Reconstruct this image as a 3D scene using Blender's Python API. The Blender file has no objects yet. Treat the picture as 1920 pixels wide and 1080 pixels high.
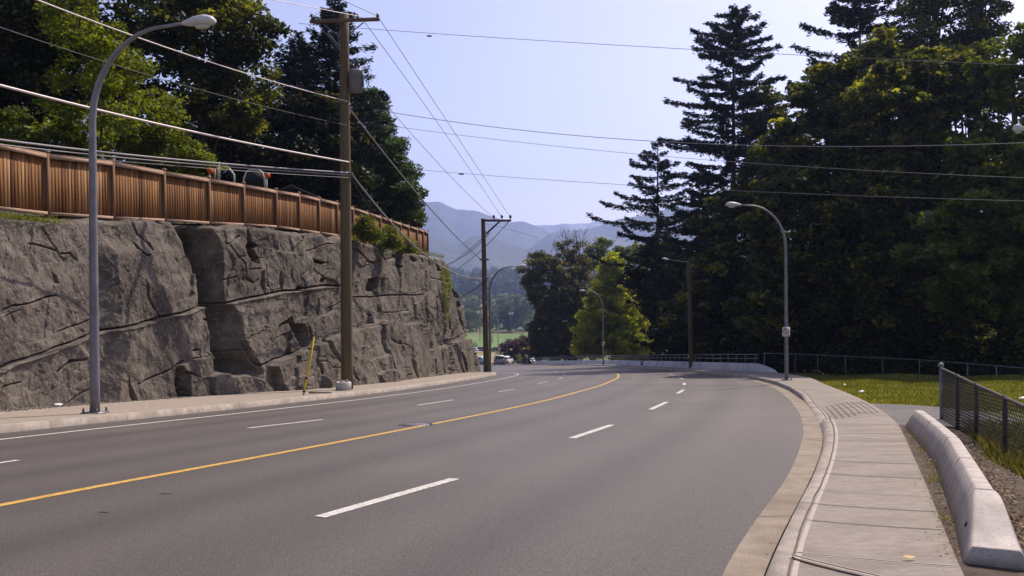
import bpy, math, random
import numpy as np
from mathutils import Vector, Matrix

# ---------------------------------------------------------------- camera, sky, sun
F = 1700.0                       # focal length in pixels of a 1920-wide picture
ROLL = math.radians(0.5)
CR, SR = math.cos(ROLL), math.sin(ROLL)
DENOISE = True
scene = bpy.context.scene
col = scene.collection
cam_data = bpy.data.cameras.new("camera")
cam = bpy.data.objects.new("camera", cam_data)
col.objects.link(cam)
cam_data.sensor_width = 36.0
cam_data.lens = 36.0 * F / 1920.0
cam_data.clip_start = 0.05
cam_data.clip_end = 40000.0
cam.matrix_world = Matrix(((CR, SR, 0, 0), (0, 0, -1, 0), (-SR, CR, 0, 0), (0, 0, 0, 1)))
scene.camera = cam

SUN_AZ = math.radians(40.0)      # to the right of the viewing direction
SUN_EL = math.radians(49.0)
world = bpy.data.worlds.new("World")
scene.world = world
world.use_nodes = True
wn = world.node_tree.nodes
bg = wn["Background"]
sky = wn.new("ShaderNodeTexSky")
sky.sky_type = 'NISHITA'
sky.sun_disc = False
sky.sun_elevation = SUN_EL
sky.sun_rotation = SUN_AZ
sky.altitude = 50
sky.air_density = 0.8
sky.dust_density = 1.5
sky.ozone_density = 3.5
sky_tint = wn.new("ShaderNodeMix"); sky_tint.data_type = 'RGBA'; sky_tint.blend_type = 'MULTIPLY'; sky_tint.inputs[0].default_value = 1.0; sky_tint.clamp_result = False
sky_tint.inputs[7].default_value = (1.34, 1.03, .93, 1)      # the slightly violet summer sky
world.node_tree.links.new(sky.outputs[0], sky_tint.inputs[6])
world.node_tree.links.new(sky_tint.outputs[2], bg.inputs[0])
bg.inputs[1].default_value = 0.15
sun_data = bpy.data.lights.new("sun", 'SUN')
sun_data.energy = 5.0
sun_data.angle = math.radians(0.5)
sun_data.color = (1.0, 0.90, 0.78)
sun = bpy.data.objects.new("sun", sun_data)
col.objects.link(sun)
sdir = Vector((math.sin(SUN_AZ) * math.cos(SUN_EL), math.cos(SUN_AZ) * math.cos(SUN_EL), math.sin(SUN_EL)))
sun.rotation_euler = (-sdir).to_track_quat('-Z', 'Y').to_euler()
sun.location = sdir * 200
scene.view_settings.view_transform = 'Standard'
scene.view_settings.look = 'None'
scene.view_settings.exposure = 0.28
scene.view_settings.gamma = 1.0
scene.render.engine = 'CYCLES'
scene.cycles.use_denoising = DENOISE
scene.cycles.max_bounces = 6
scene.cycles.transmission_bounces = 4
scene.cycles.volume_bounces = 1
scene.cycles.sample_clamp_indirect = 4.0

# ---------------------------------------------------------------- pixel <-> world
def ray(px, py):
    u = (px - 960) / F
    v = -(py - 540) / F
    return u * CR + v * SR, -u * SR + v * CR

def at(px, py, Y):
    u, v = ray(px, py)
    return Vector((u * Y, Y, v * Y))

def proj(X, Y, Z):               # world -> pixels (arrays welcome)
    a = X / Y; b = Z / Y
    return 960 + F * (a * CR - b * SR), 540 - F * (a * SR + b * CR)

_fy = np.array([170, 200, 250, 300, 380, 450, 600, 900, 1300, 2000, 3000, 20000.0])
_fz = np.array([-14.27, -16.9, -20.9, -24.2, -28.3, -30.3, -31.0, -31.0, -20, 10, 30, 30.0])
def zg(X, Y):
    X = np.asarray(X, float); Y = np.asarray(Y, float)
    Yc = np.clip(Y, -60, 170)
    z = -1.525 - Yc * (.0656 + .018 * (1 - np.exp(-np.clip(Yc, 0, None) / 230)))
    z = z + .0129 * np.clip(X - 6, -14, 14) * np.clip((Y - 10) / 30, 0, 1) * np.clip((200 - Y) / 60, 0, 1)
    return np.where(Y > 170, np.interp(Y, _fy, _fz), z)

def zgf(x, y): return float(zg(x, y))

def bp(px, py, off=0.0):         # pixel -> point on the road surface raised by off
    u, v = ray(px, py)
    Y = np.linspace(3, 168, 8000)
    d = zg(u * Y, Y) + off - v * Y
    s = np.where(np.diff(np.sign(d)) != 0)[0]
    if len(s) == 0:
        y = Y[np.argmin(abs(d))]
    else:
        i = s[0]; y = Y[i] + d[i] / (d[i] - d[i + 1]) * (Y[1] - Y[0])
    return (u * y, y)

def smooth(t): t = np.clip(t, 0, 1); return t * t * (3 - 2 * t)

# ---------------------------------------------------------------- object helpers
def tag(o, label=None, cat=None, group=None, kind=None):
    if label: o['label'] = label
    if cat: o['category'] = cat
    if group: o['group'] = group
    if kind: o['kind'] = kind
    return o

def empty(name, loc=(0, 0, 0), label=None, cat=None, group=None, kind=None, rz=0):
    o = bpy.data.objects.new(name, None)
    col.objects.link(o)
    o.location = loc
    o.rotation_euler = (0, 0, rz)
    o.empty_display_size = .2
    return tag(o, label, cat, group, kind)

def npmesh(name, V, faces, mat=None, parent=None, attr=None, smoothf=False):
    """faces: (n,k) int array, or list of such arrays"""
    V = np.asarray(V, np.float32)
    if not isinstance(faces, list): faces = [faces]
    faces = [np.asarray(f, np.int32) for f in faces if len(f)]
    me = bpy.data.meshes.new(name)
    me.vertices.add(len(V)); me.vertices.foreach_set("co", V.ravel())
    loops = np.concatenate([f.ravel() for f in faces])
    tot = np.concatenate([np.full(len(f), f.shape[1], np.int32) for f in faces])
    start = np.concatenate([[0], np.cumsum(tot)[:-1]]).astype(np.int32)
    me.loops.add(len(loops)); me.loops.foreach_set("vertex_index", loops)
    me.polygons.add(len(tot)); me.polygons.foreach_set("loop_start", start)
    me.update(calc_edges=True)
    if smoothf: me.polygons.foreach_set("use_smooth", np.ones(len(tot), bool))
    if attr is not None:
        a = me.attributes.new("tint", 'FLOAT', 'FACE')
        a.data.foreach_set("value", np.asarray(attr, np.float32))
    me.validate()
    if mat: me.materials.append(mat)
    o = bpy.data.objects.new(name, me)
    col.objects.link(o)
    if parent: o.parent = parent
    return o

class MB:
    def __init__(s): s.v = []; s.f = {}; s.a = {}; s.n = 0
    def add(s, V, Fs, a=.5):
        V = np.asarray(V, float).reshape(-1, 3)
        for f in Fs:
            k = len(f)
            s.f.setdefault(k, []).append([i + s.n for i in f]); s.a.setdefault(k, []).append(a)
        s.v.append(V); s.n += len(V); return s
    def box(s, c, d, R=None, a=.5, taper=1.0):
        x, y, z = d[0] / 2, d[1] / 2, d[2] / 2
        V = np.array([(-x, -y, -z), (x, -y, -z), (x, y, -z), (-x, y, -z),
                      (-x * taper, -y * taper, z), (x * taper, -y * taper, z), (x * taper, y * taper, z), (-x * taper, y * taper, z)])
        if R is not None: V = V @ np.array(R).T
        V = V + np.array(c)
        return s.add(V, [(0, 3, 2, 1), (4, 5, 6, 7), (0, 1, 5, 4), (1, 2, 6, 5), (2, 3, 7, 6), (3, 0, 4, 7)], a)
    def tube(s, P, r, n=8, cap=True, a=.5):
        P = np.asarray(P, float); m = len(P)
        r = np.full(m, r) if np.isscalar(r) else np.asarray(r, float)
        T = np.gradient(P, axis=0); T /= np.linalg.norm(T, axis=1)[:, None] + 1e-12
        up = np.array([0, 0, 1.0]) if abs(T[0][2]) < .9 else np.array([1.0, 0, 0])
        N = np.cross(T[0], up); N /= np.linalg.norm(N)
        V = []
        ang = np.arange(n) * 2 * np.pi / n
        for i in range(m):
            N = N - T[i] * N.dot(T[i]); N /= np.linalg.norm(N) + 1e-12
            B = np.cross(T[i], N)
            V.append(P[i] + r[i] * (np.cos(ang)[:, None] * N + np.sin(ang)[:, None] * B))
        V = np.concatenate(V); Fs = []
        for i in range(m - 1):
            for j in range(n):
                k = (j + 1) % n
                Fs.append((i * n + j, i * n + k, (i + 1) * n + k, (i + 1) * n + j))
        if cap: Fs += [tuple(range(n))[::-1], tuple(range((m - 1) * n, m * n))]
        return s.add(V, Fs, a)
    def lathe(s, c, prof, n=16, a=.5, axis=None):
        c = np.array(c, float); V = []
        ang = np.arange(n) * 2 * np.pi / n
        for r, z in prof: V.append(np.stack([r * np.cos(ang), r * np.sin(ang), np.full(n, z)], 1))
        V = np.concatenate(V)
        if axis is not None: V = V @ np.array(axis).T
        Fs = []
        for i in range(len(prof) - 1):
            for j in range(n):
                k = (j + 1) % n; Fs.append((i * n + j, i * n + k, (i + 1) * n + k, (i + 1) * n + j))
        Fs += [tuple(range(n))[::-1], tuple(range((len(prof) - 1) * n, len(prof) * n))]
        return s.add(V + c, Fs, a)
    def loft(s, secs, cap=True, a=.5):
        n = len(secs[0]); V = np.concatenate([np.asarray(q, float) for q in secs]); Fs = []
        for i in range(len(secs) - 1):
            for j in range(n):
                k = (j + 1) % n; Fs.append((i * n + j, i * n + k, (i + 1) * n + k, (i + 1) * n + j))
        if cap: Fs += [tuple(range(n))[::-1], tuple(range((len(secs) - 1) * n, len(secs) * n))]
        return s.add(V, Fs, a)
    def build(s, name, mat, parent=None, sm=False):
        V = np.concatenate(s.v); ks = sorted(s.f)
        return npmesh(name, V, [np.array(s.f[k]) for k in ks], mat, parent,
                      np.concatenate([np.array(s.a[k], float) for k in ks]), sm)

def copy_tree(o, parent=None):
    c = o.copy(); col.objects.link(c); c.parent = parent
    for ch in list(o.children): copy_tree(ch, c)
    return c

# ---------------------------------------------------------------- materials
def mat(name, c1, c2=None, scale=5.0, rough=.85, bump=0.0, bscale=None, metal=0.0, detail=6, c3=None, scale3=.6, amt3=.5, spec=.3, stretch=None, speck=None):
    m = bpy.data.materials.new(name); m.use_nodes = True
    nt = m.node_tree; N = nt.nodes; L = nt.links
    b = N["Principled BSDF"]
    b.inputs["Roughness"].default_value = rough
    b.inputs["Metallic"].default_value = metal
    b.inputs["Specular IOR Level"].default_value = spec
    if c2 is None and bump == 0:
        b.inputs["Base Color"].default_value = (*c1, 1); return m
    tc = N.new("ShaderNodeTexCoord"); src = tc.outputs["Object"]
    if stretch:
        mp = N.new("ShaderNodeMapping"); mp.inputs["Scale"].default_value = stretch
        L.new(src, mp.inputs[0]); src = mp.outputs[0]
    n = N.new("ShaderNodeTexNoise"); n.inputs["Scale"].default_value = scale; n.inputs["Detail"].default_value = detail
    L.new(src, n.inputs[0])
    r = N.new("ShaderNodeValToRGB"); r.color_ramp.elements[0].position = .32; r.color_ramp.elements[1].position = .68
    r.color_ramp.elements[0].color = (*c1, 1); r.color_ramp.elements[1].color = (*(c2 or c1), 1)
    L.new(n.outputs[0], r.inputs[0]); out = r.outputs[0]
    if c3:
        n3 = N.new("ShaderNodeTexNoise"); n3.inputs["Scale"].default_value = scale3; n3.inputs["Detail"].default_value = 4
        L.new(src, n3.inputs[0])
        r3 = N.new("ShaderNodeValToRGB"); r3.color_ramp.elements[0].position = .48; r3.color_ramp.elements[1].position = .66
        r3.color_ramp.elements[0].color = (0, 0, 0, 1); r3.color_ramp.elements[1].color = (amt3,) * 3 + (1,)
        L.new(n3.outputs[0], r3.inputs[0])
        mx = N.new("ShaderNodeMix"); mx.data_type = 'RGBA'
        L.new(r3.outputs[0], mx.inputs[0]); L.new(out, mx.inputs[6]); mx.inputs[7].default_value = (*c3, 1); out = mx.outputs[2]
    if speck:                    # (scale, colour, amount)
        ns = N.new("ShaderNodeTexNoise"); ns.inputs["Scale"].default_value = speck[0]; ns.inputs["Detail"].default_value = 2
        L.new(src, ns.inputs[0])
        rs = N.new("ShaderNodeValToRGB"); rs.color_ramp.elements[0].position = .56; rs.color_ramp.elements[1].position = .68
        rs.color_ramp.elements[0].color = (0, 0, 0, 1); rs.color_ramp.elements[1].color = (speck[2],) * 3 + (1,)
        L.new(ns.outputs[0], rs.inputs[0])
        mx = N.new("ShaderNodeMix"); mx.data_type = 'RGBA'
        L.new(rs.outputs[0], mx.inputs[0]); L.new(out, mx.inputs[6]); mx.inputs[7].default_value = (*speck[1], 1); out = mx.outputs[2]
    L.new(out, b.inputs["Base Color"])
    if bump:
        nb = N.new("ShaderNodeTexNoise"); nb.inputs["Scale"].default_value = bscale or scale * 4; nb.inputs["Detail"].default_value = 6
        L.new(src, nb.inputs[0])
        bn = N.new("ShaderNodeBump"); bn.inputs["Strength"].default_value = bump; bn.inputs["Distance"].default_value = .03
        L.new(nb.outputs[0], bn.inputs["Height"]); L.new(bn.outputs[0], b.inputs["Normal"])
    return m

def leafmat(name, ca, cb, cc, trans=.35, rough=.5):
    m = bpy.data.materials.new(name); m.use_nodes = True
    nt = m.node_tree; N = nt.nodes; L = nt.links
    N.remove(N["Principled BSDF"]); out = N["Material Output"]
    a = N.new("ShaderNodeAttribute"); a.attribute_name = "tint"
    r = N.new("ShaderNodeValToRGB"); e = r.color_ramp.elements
    e[0].color = (*ca, 1); e[1].color = (*cc, 1); mid = e.new(.55); mid.color = (*cb, 1)
    L.new(a.outputs["Fac"], r.inputs[0])
    d = N.new("ShaderNodeBsdfDiffuse"); t = N.new("ShaderNodeBsdfTranslucent"); g = N.new("ShaderNodeBsdfGlossy")
    g.inputs["Roughness"].default_value = rough; g.inputs["Color"].default_value = (.8, .85, .9, 1)
    L.new(r.outputs[0], d.inputs[0])
    tm = N.new("ShaderNodeMix"); tm.data_type = 'RGBA'; tm.blend_type = 'MULTIPLY'; tm.inputs[0].default_value = 1
    L.new(r.outputs[0], tm.inputs[6]); tm.inputs[7].default_value = (1.5, 1.45, .55, 1); tm.clamp_result = False
    L.new(tm.outputs[2], t.inputs[0])
    m1 = N.new("ShaderNodeMixShader"); m1.inputs[0].default_value = trans
    L.new(d.outputs[0], m1.inputs[1]); L.new(t.outputs[0], m1.inputs[2])
    m2 = N.new("ShaderNodeMixShader"); m2.inputs[0].default_value = .02
    L.new(m1.outputs[0], m2.inputs[1]); L.new(g.outputs[0], m2.inputs[2])
    L.new(m2.outputs[0], out.inputs[0])
    return m

def tintmat(name, cols, rough=.8, grain=None, bump=0.0):
    m = bpy.data.materials.new(name); m.use_nodes = True
    nt = m.node_tree; N = nt.nodes; L = nt.links; b = N["Principled BSDF"]
    b.inputs["Roughness"].default_value = rough; b.inputs["Specular IOR Level"].default_value = .25
    a = N.new("ShaderNodeAttribute"); a.attribute_name = "tint"
    r = N.new("ShaderNodeValToRGB"); e = r.color_ramp.elements
    e[0].color = (*cols[0], 1); e[1].color = (*cols[-1], 1)
    for i, c in enumerate(cols[1:-1]): q = e.new((i + 1) / (len(cols) - 1)); q.color = (*c, 1)
    L.new(a.outputs["Fac"], r.inputs[0]); out = r.outputs[0]
    if grain:
        tc = N.new("ShaderNodeTexCoord"); mp = N.new("ShaderNodeMapping"); mp.inputs["Scale"].default_value = grain
        n = N.new("ShaderNodeTexNoise"); n.inputs["Scale"].default_value = 1; n.inputs["Detail"].default_value = 5
        L.new(tc.outputs["Object"], mp.inputs[0]); L.new(mp.outputs[0], n.inputs[0])
        r2 = N.new("ShaderNodeValToRGB"); r2.color_ramp.elements[0].position = .3; r2.color_ramp.elements[1].position = .7
        r2.color_ramp.elements[0].color = (.4, .38, .36, 1); r2.color_ramp.elements[1].color = (1.3, 1.3, 1.3, 1)
        L.new(n.outputs[0], r2.inputs[0])
        mx = N.new("ShaderNodeMix"); mx.data_type = 'RGBA'; mx.blend_type = 'MULTIPLY'; mx.inputs[0].default_value = 1; mx.clamp_result = False
        L.new(out, mx.inputs[6]); L.new(r2.outputs[0], mx.inputs[7]); out = mx.outputs[2]
        if bump:
            bn = N.new("ShaderNodeBump"); bn.inputs["Strength"].default_value = bump; bn.inputs["Distance"].default_value = .02
            L.new(n.outputs[0], bn.inputs["Height"]); L.new(bn.outputs[0], b.inputs["Normal"])
    L.new(out, b.inputs["Base Color"])
    return m

M = {}
M['asphalt'] = mat('asphalt', (.052, .043, .036), (.080, .067, .057), 38, .58, .6, 120, c3=(.094, .079, .066), scale3=.22, amt3=.7, spec=.38, speck=(70, (.15, .132, .12), .6), stretch=(1, .7, 1))
M['asphalt_old'] = mat('asphalt_old', (.10, .095, .09), (.15, .14, .13), 3, .9, .8, 40, c3=(.2, .18, .16), scale3=.8)
M['gutter'] = mat('gutter_concrete', (.20, .16, .115), (.29, .24, .18), 3.2, .85, .4, 60, c3=(.16, .125, .09), scale3=1.1, amt3=.75, speck=(40, (.14, .11, .08), .5))
M['curb'] = mat('curb_concrete', (.30, .255, .21), (.43, .37, .31), 6, .85, .5, 60, c3=(.22, .18, .14), scale3=1.6, amt3=.7, speck=(40, (.2, .17, .14), .5))
M['walk'] = mat('sidewalk_concrete', (.235, .20, .165), (.32, .275, .23), 9, .88, .5, 70, c3=(.20, .165, .13), scale3=.9, amt3=.75, speck=(45, (.17, .145, .12), .5), stretch=(1, 2.2, 1))
M['walk2'] = mat('sidewalk_concrete_pale', (.24, .20, .16), (.33, .275, .22), 7, .88, .4, 50, c3=(.31, .26, .21), scale3=.5, amt3=.5)
M['joint'] = mat('joint_dark', (.07, .06, .05), (.12, .10, .085), 8, .95)
M['trowel'] = mat('trowelled_edge', (.33, .285, .24), (.40, .35, .30), 6, .8)
M['barrier'] = mat('barrier_concrete', (.38, .335, .295), (.52, .465, .41), 6, .85, .12, 80, c3=(.33, .285, .24), scale3=2.2, amt3=.6, speck=(50, (.22, .19, .165), .5))
M['parapet'] = mat('parapet_concrete', (.42, .40, .38), (.56, .54, .51), 2, .85, .3, 30, c3=(.26, .25, .24), scale3=.5, amt3=.6)
M['white'] = mat('road_paint_white', (.46, .43, .38), (.66, .63, .57), 14, .75, c3=(.12, .10, .09), scale3=22, amt3=.55, speck=(90, (.08, .07, .06), .5))
M['yellow'] = mat('road_paint_yellow', (.48, .27, .05), (.62, .37, .08), 12, .75, c3=(.12, .09, .05), scale3=22, amt3=.5, speck=(90, (.08, .07, .05), .5))
M['galv'] = mat('galvanised_steel', (.16, .155, .165), (.24, .23, .245), 3, .5, metal=.3, spec=.4)
M['galv_dark'] = mat('weathered_steel', (.10, .10, .11), (.15, .15, .16), 4, .6, metal=.3)
M['lamp_head'] = mat('lamp_housing', (.5, .48, .48), (.6, .58, .58), 4, .5)
M['lens'] = mat('lamp_glass', (.5, .5, .46), None, rough=.2, spec=.5)
M['pole'] = mat('pole_wood', (.095, .066, .034), (.16, .115, .06), 1, .9, .6, 3, c3=(.10, .09, .045), scale3=.6, amt3=.7, stretch=(14, 14, .6))
M['pole_dark'] = mat('pole_wood_dark', (.075, .055, .04), (.12, .09, .065), 1, .9, .4, 3, stretch=(12, 12, .5))
M['arm'] = mat('crossarm_wood', (.12, .08, .055), (.18, .12, .08), 4, .9)
M['wire'] = mat('bright_cable', (.55, .48, .46), None, rough=.45, metal=.2)
M['wire_dark'] = mat('dark_cable', (.09, .085, .09), None, rough=.6)
M['wire_mid'] = mat('grey_cable', (.25, .23, .24), None, rough=.5)
M['black'] = mat('black_rubber', (.02, .02, .02), None, rough=.7)
M['porcelain'] = mat('insulator', (.08, .06, .055), None, rough=.3)
M['ypost'] = mat('yellow_plastic', (.55, .43, .02), (.66, .52, .04), 5, .5)
M['soil'] = mat('forest_soil', (.035, .028, .016), (.07, .055, .03), 2, .95, c3=(.03, .045, .012), scale3=.4)
M['grassy'] = mat('grassy_ground', (.08, .085, .014), (.14, .145, .025), 2.5, .95, c3=(.13, .11, .04), scale3=.5, amt3=.7)
M['field'] = mat('sports_field', (.085, .15, .02), (.125, .19, .035), .02, .95)
M['drygrass'] = mat('dry_grass_ground', (.22, .17, .06), (.30, .23, .09), .3, .95)
M['sign_white'] = mat('sign_white', (.66, .64, .62), None, rough=.5)
M['sign_red'] = mat('sign_red', (.35, .03, .04), None, rough=.5)
M['sign_black'] = mat('sign_black', (.02, .02, .02), None, rough=.5)
M['sign_yellow'] = mat('sign_yellow', (.65, .38, .02), None, rough=.5)
M['orange'] = mat('orange_lens', (.75, .13, .01), None, rough=.3)
M['tubewhite'] = mat('white_tube', (.62, .58, .52), None, rough=.45)
M['bark'] = mat('bark', (.05, .04, .03), (.10, .08, .06), 4, .95, .8, 12, stretch=(3, 3, .6))
M['bark_pale'] = mat('bark_pale', (.16, .13, .11), (.24, .20, .17), 4, .95)
FENCE = tintmat('cedar_boards', [(.09, .032, .009), (.18, .073, .019), (.25, .115, .033), (.33, .18, .075)], .8, (34, 34, 1.0), .4)
RAIL = mat('cedar_rail', (.27, .16, .10), (.40, .27, .19), 2, .85, stretch=(2, 2, 8))
POSTM = mat('cedar_post', (.13, .062, .030), (.20, .10, .05), 3, .85, stretch=(9, 9, 1))
HAZE = 1.6e-4
# ---------------------------------------------------------------- terrain and road
def strip_xy(A, B, off, name, m, ncross=2, kind=None, parent=None, offB=None, lift=None):
    """surface between two plan polylines (same count)"""
    A = np.asarray(A, float); B = np.asarray(B, float); n = len(A)
    offB = off if offB is None else offB
    V = []
    for j in range(ncross):
        t = j / (ncross - 1); P = A * (1 - t) + B * t
        V.append(np.column_stack([P, zg(P[:, 0], P[:, 1]) + off * (1 - t) + offB * t]))
    V = np.concatenate(V); Fs = []
    for j in range(ncross - 1):
        for i in range(n - 1):
            a = j * n + i; Fs.append((a, a + n, a + n + 1, a + 1))
    Fs = np.array(Fs)
    a, b_, c = V[Fs[0][0]], V[Fs[0][1]], V[Fs[0][2]]
    if np.cross(b_ - a, c - b_)[2] < 0: Fs = Fs[:, ::-1]
    o = npmesh(name, V, Fs, m, parent)
    if kind: o['kind'] = kind
    return o

def resample(P, step=.5, sm=2):
    P = np.asarray(P, float)
    s = np.concatenate([[0], np.cumsum(np.linalg.norm(np.diff(P, axis=0), axis=1))])
    n = max(2, int(s[-1] / step)); q = np.linspace(0, s[-1], n)
    # catmull-rom / pchip-like: interpolate then smooth
    R = np.column_stack([np.interp(q, s, P[:, 0]), np.interp(q, s, P[:, 1])])
    k = max(1, int(sm / step))
    for _ in range(3):
        Rp = np.vstack([np.repeat(R[:1], k, 0) - (np.arange(k, 0, -1)[:, None]) * (R[1] - R[0]), R, np.repeat(R[-1:], k, 0) + (np.arange(1, k + 1)[:, None]) * (R[-1] - R[-2])])
        c = np.cumsum(np.vstack([np.zeros((1, 2)), Rp]), axis=0); w = 2 * k + 1
        R = (c[w:] - c[:-w]) / w
    return R

def offset(P, d):                # + = to the right of travel direction
    T = np.gradient(P, axis=0); T /= np.linalg.norm(T, axis=1)[:, None]
    return P + np.column_stack([T[:, 1], -T[:, 0]]) * d

ASPH = [(-1.6, -6), (-.3, 1), (1.35, 6.0), (1.69, 6.9), (2.14, 8.0), (3.04, 10.14), (3.95, 12.6), (5.14, 16.0), (6.4, 20.2), (7.8, 25.5), (9.1, 31), (10.15, 36.5), (11.0, 43), (11.35, 50), (11.3, 60), (10.8, 70), (10.1, 82), (9.4, 95), (8.5, 107), (5.8, 124), (2.6, 142), (1.0, 165), (1.0, 200), (0, 235)]
GUT = [(-1.35, -6), (-.05, 1), (1.62, 6.0), (1.89, 6.65), (2.72, 8.7), (3.4, 10.35), (4.6, 13.5), (5.5, 16.1), (6.75, 20.3), (8.15, 25.4), (9.45, 30.9), (10.5, 36.4), (11.3, 43), (11.65, 50), (11.6, 60), (11.1, 70), (10.4, 82), (9.7, 95), (8.8, 107), (6.1, 124), (2.9, 142), (1.3, 165), (1.3, 200), (.3, 235)]
asph = resample(ASPH, .4, 1.2); gut = resample(GUT, .4, 1.2)
n_ = 600
def reparam(P, n=n_):
    s = np.concatenate([[0], np.cumsum(np.linalg.norm(np.diff(P, axis=0), axis=1))]); q = np.linspace(0, s[-1], n)
    return np.column_stack([np.interp(q, s, P[:, 0]), np.interp(q, s, P[:, 1])])
asph = reparam(asph); gut = reparam(gut)
CURBL = [(-15.2, -8), (-13.5, 2), (-11.9, 10), (-10.12, 17.6), (-8.95, 21.6), (-7.4, 26.9), (-5.45, 34.5), (-3.4, 45.3), (-1.75, 56.0), (-1.1, 62.0)]
curbl = resample(CURBL, .4, 1.2)
# left kerb swings round the corner into the side street
arc = [(-1.1 - .25 * 0, 62.6)] + [(-4.1 + 3.05 * math.cos(t), 63 + 4.6 * math.sin(t)) for t in np.linspace(.05, math.pi / 2, 9)] + [(-8, 67.8), (-20, 69), (-45, 71)]
curb_full = np.vstack([curbl, arc])

# road sheet: left limit by Y
YS = np.concatenate([np.arange(-6, 100, .5), np.arange(100, 235, 1.5)])
def XofY(P, Y): o = np.argsort(P[:, 1]); return np.interp(Y, P[o, 1], P[o, 0])
XL = np.interp(YS, list(curbl[:, 1]) + [66, 68, 70, 72, 92, 100, 112, 130, 175, 235], list(curbl[:, 0] - .25) + [-3, -7, -22, -45, -45, -16, -9.5, -8, -8.5, -9])
XR = XofY(asph, YS)
nc = 96
V = []
for j in range(nc):
    t = j / (nc - 1); X = XL * (1 - t) + XR * t; V.append(np.column_stack([X, YS, zg(X, YS)]))
V = np.concatenate(V); n = len(YS)
Fs = np.array([(j * n + i, (j + 1) * n + i, (j + 1) * n + i + 1, j * n + i + 1) for j in range(nc - 1) for i in range(n - 1)])
road = npmesh('road', V, Fs, M['asphalt']); road['kind'] = 'structure'
# tyre tracks polished a little paler, oil-darkened lane middles (wear of the surface itself)
YLc = [(-7.4, 1.5), (-5.95, 6.2), (-5.2, 9.0), (-4.3, 11.35), (-3.12, 14.6), (-.79, 21.5), (.96, 27.2), (3.77, 38.7), (5.74, 49.2), (6.75, 58), (6.9, 66), (6.4, 74), (5.5, 84), (4.6, 95), (3.4, 107), (0.5, 124), (-3.3, 142), (-4, 165), (-4, 230)]
yl_ = resample(YLc, 1.0, 1.5); yln = offset(yl_, 1) - yl_
dd = np.zeros(len(V))
for i0 in range(0, len(V), 4000):
    q = V[i0:i0 + 4000, :2]; d2 = ((q[:, None] - yl_[None]) ** 2).sum(-1); k = d2.argmin(1); dd[i0:i0 + 4000] = ((q - yl_[k]) * yln[k]).sum(1)
wear = np.zeros(len(V))
for c0 in (.95, 2.55, 4.45, 6.05, -.95, -2.5, -4.2, -5.8): wear += np.exp(-((dd - c0) / .42) ** 2)
for c0 in (1.75, 5.25, -1.7, -5.0): wear -= .8 * np.exp(-((dd - c0) / .30) ** 2)
at_w = road.data.attributes.new('wear', 'FLOAT', 'POINT'); at_w.data.foreach_set('value', wear.astype(np.float32))
nt = M['asphalt'].node_tree; bs_ = nt.nodes['Principled BSDF']; src_ = bs_.inputs['Base Color'].links[0].from_socket
an = nt.nodes.new('ShaderNodeAttribute'); an.attribute_name = 'wear'
nz = nt.nodes.new('ShaderNodeTexNoise'); nz.inputs['Scale'].default_value = .45; nz.inputs['Detail'].default_value = 4
tc_ = nt.nodes.new('ShaderNodeTexCoord'); nt.links.new(tc_.outputs['Object'], nz.inputs[0])
m1 = nt.nodes.new('ShaderNodeMath'); m1.operation = 'MULTIPLY'; nt.links.new(an.outputs['Fac'], m1.inputs[0]); nt.links.new(nz.outputs[0], m1.inputs[1])
m2 = nt.nodes.new('ShaderNodeMath'); m2.operation = 'MULTIPLY_ADD'; nt.links.new(m1.outputs[0], m2.inputs[0]); m2.inputs[1].default_value = .42; m2.inputs[2].default_value = 1.0
vm = nt.nodes.new('ShaderNodeVectorMath'); vm.operation = 'SCALE'; nt.links.new(src_, vm.inputs[0]); nt.links.new(m2.outputs[0], vm.inputs['Scale']); nt.links.new(vm.outputs[0], bs_.inputs['Base Color'])

BAR = [(14.05, 48.2), (13.9, 49.5), (13.4, 54), (12.95, 60), (12.45, 70), (11.75, 82), (11.05, 95), (10.2, 107), (7.6, 122), (3.7, 142)]
FENX = [(26, -60), (26, 30), (22.6, 38), (20.3, 45), (14.9, 50.5), (13.8, 54)]
_fb = np.array(FENX + [(x + .5, y) for x, y in BAR[3:]] + [(6, 170), (5, 235), (60, 400), (400, 500)])
def terrain(X, Y):
    z = zg(X, Y)
    d = X - np.interp(Y, _fb[:, 1], _fb[:, 0])
    drop = 5.5 * smooth((d - .5) / 14) * smooth((Y - 20) / 25) * smooth((330 - Y) / 130)
    hum = .10 * np.sin(X * .9 + 1.3) * np.sin(Y * .7) * smooth((X - 7) / 3) * smooth((d + 8) / 4) * (Y < 60)
    return z - drop + hum - .05
def axis(segs):
    out = []
    for a, b_, s in segs: out.append(np.arange(a, b_, s))
    return np.unique(np.concatenate(out))
gx = axis([(-9000, -1000, 400), (-1000, -200, 60), (-200, -40, 10), (-40, 60, 1.0), (60, 200, 10), (200, 1000, 60), (1000, 9001, 400)])
gy = axis([(-80, 0, 4), (0, 130, 1.0), (130, 260, 4), (260, 700, 12), (700, 3000, 70), (3000, 12001, 500)])
GX, GY = np.meshgrid(gx, gy)
GZ = terrain(GX, GY) - .03
GZ = np.where((GY < 70) & (GX < -4), GZ - .3 * smooth((-4 - GX) / 4), GZ)
V = np.column_stack([GX.ravel(), GY.ravel(), GZ.ravel()]); nx = len(gx)
I, J = np.meshgrid(np.arange(len(gy) - 1), np.arange(nx - 1), indexing='ij'); a = (I * nx + J).ravel()
ground = npmesh('ground', V, np.column_stack([a, a + 1, a + nx + 1, a + nx]), M['grassy']); ground['kind'] = 'structure'

# right gutter, kerb and footway
def ssel(P, y0, y1): return P[(P[:, 1] >= y0) & (P[:, 1] <= y1)]
strip_xy(asph, gut, .004, 'gutter', M['gutter'], 2, 'structure')
seam = offset(gut, .18)
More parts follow.
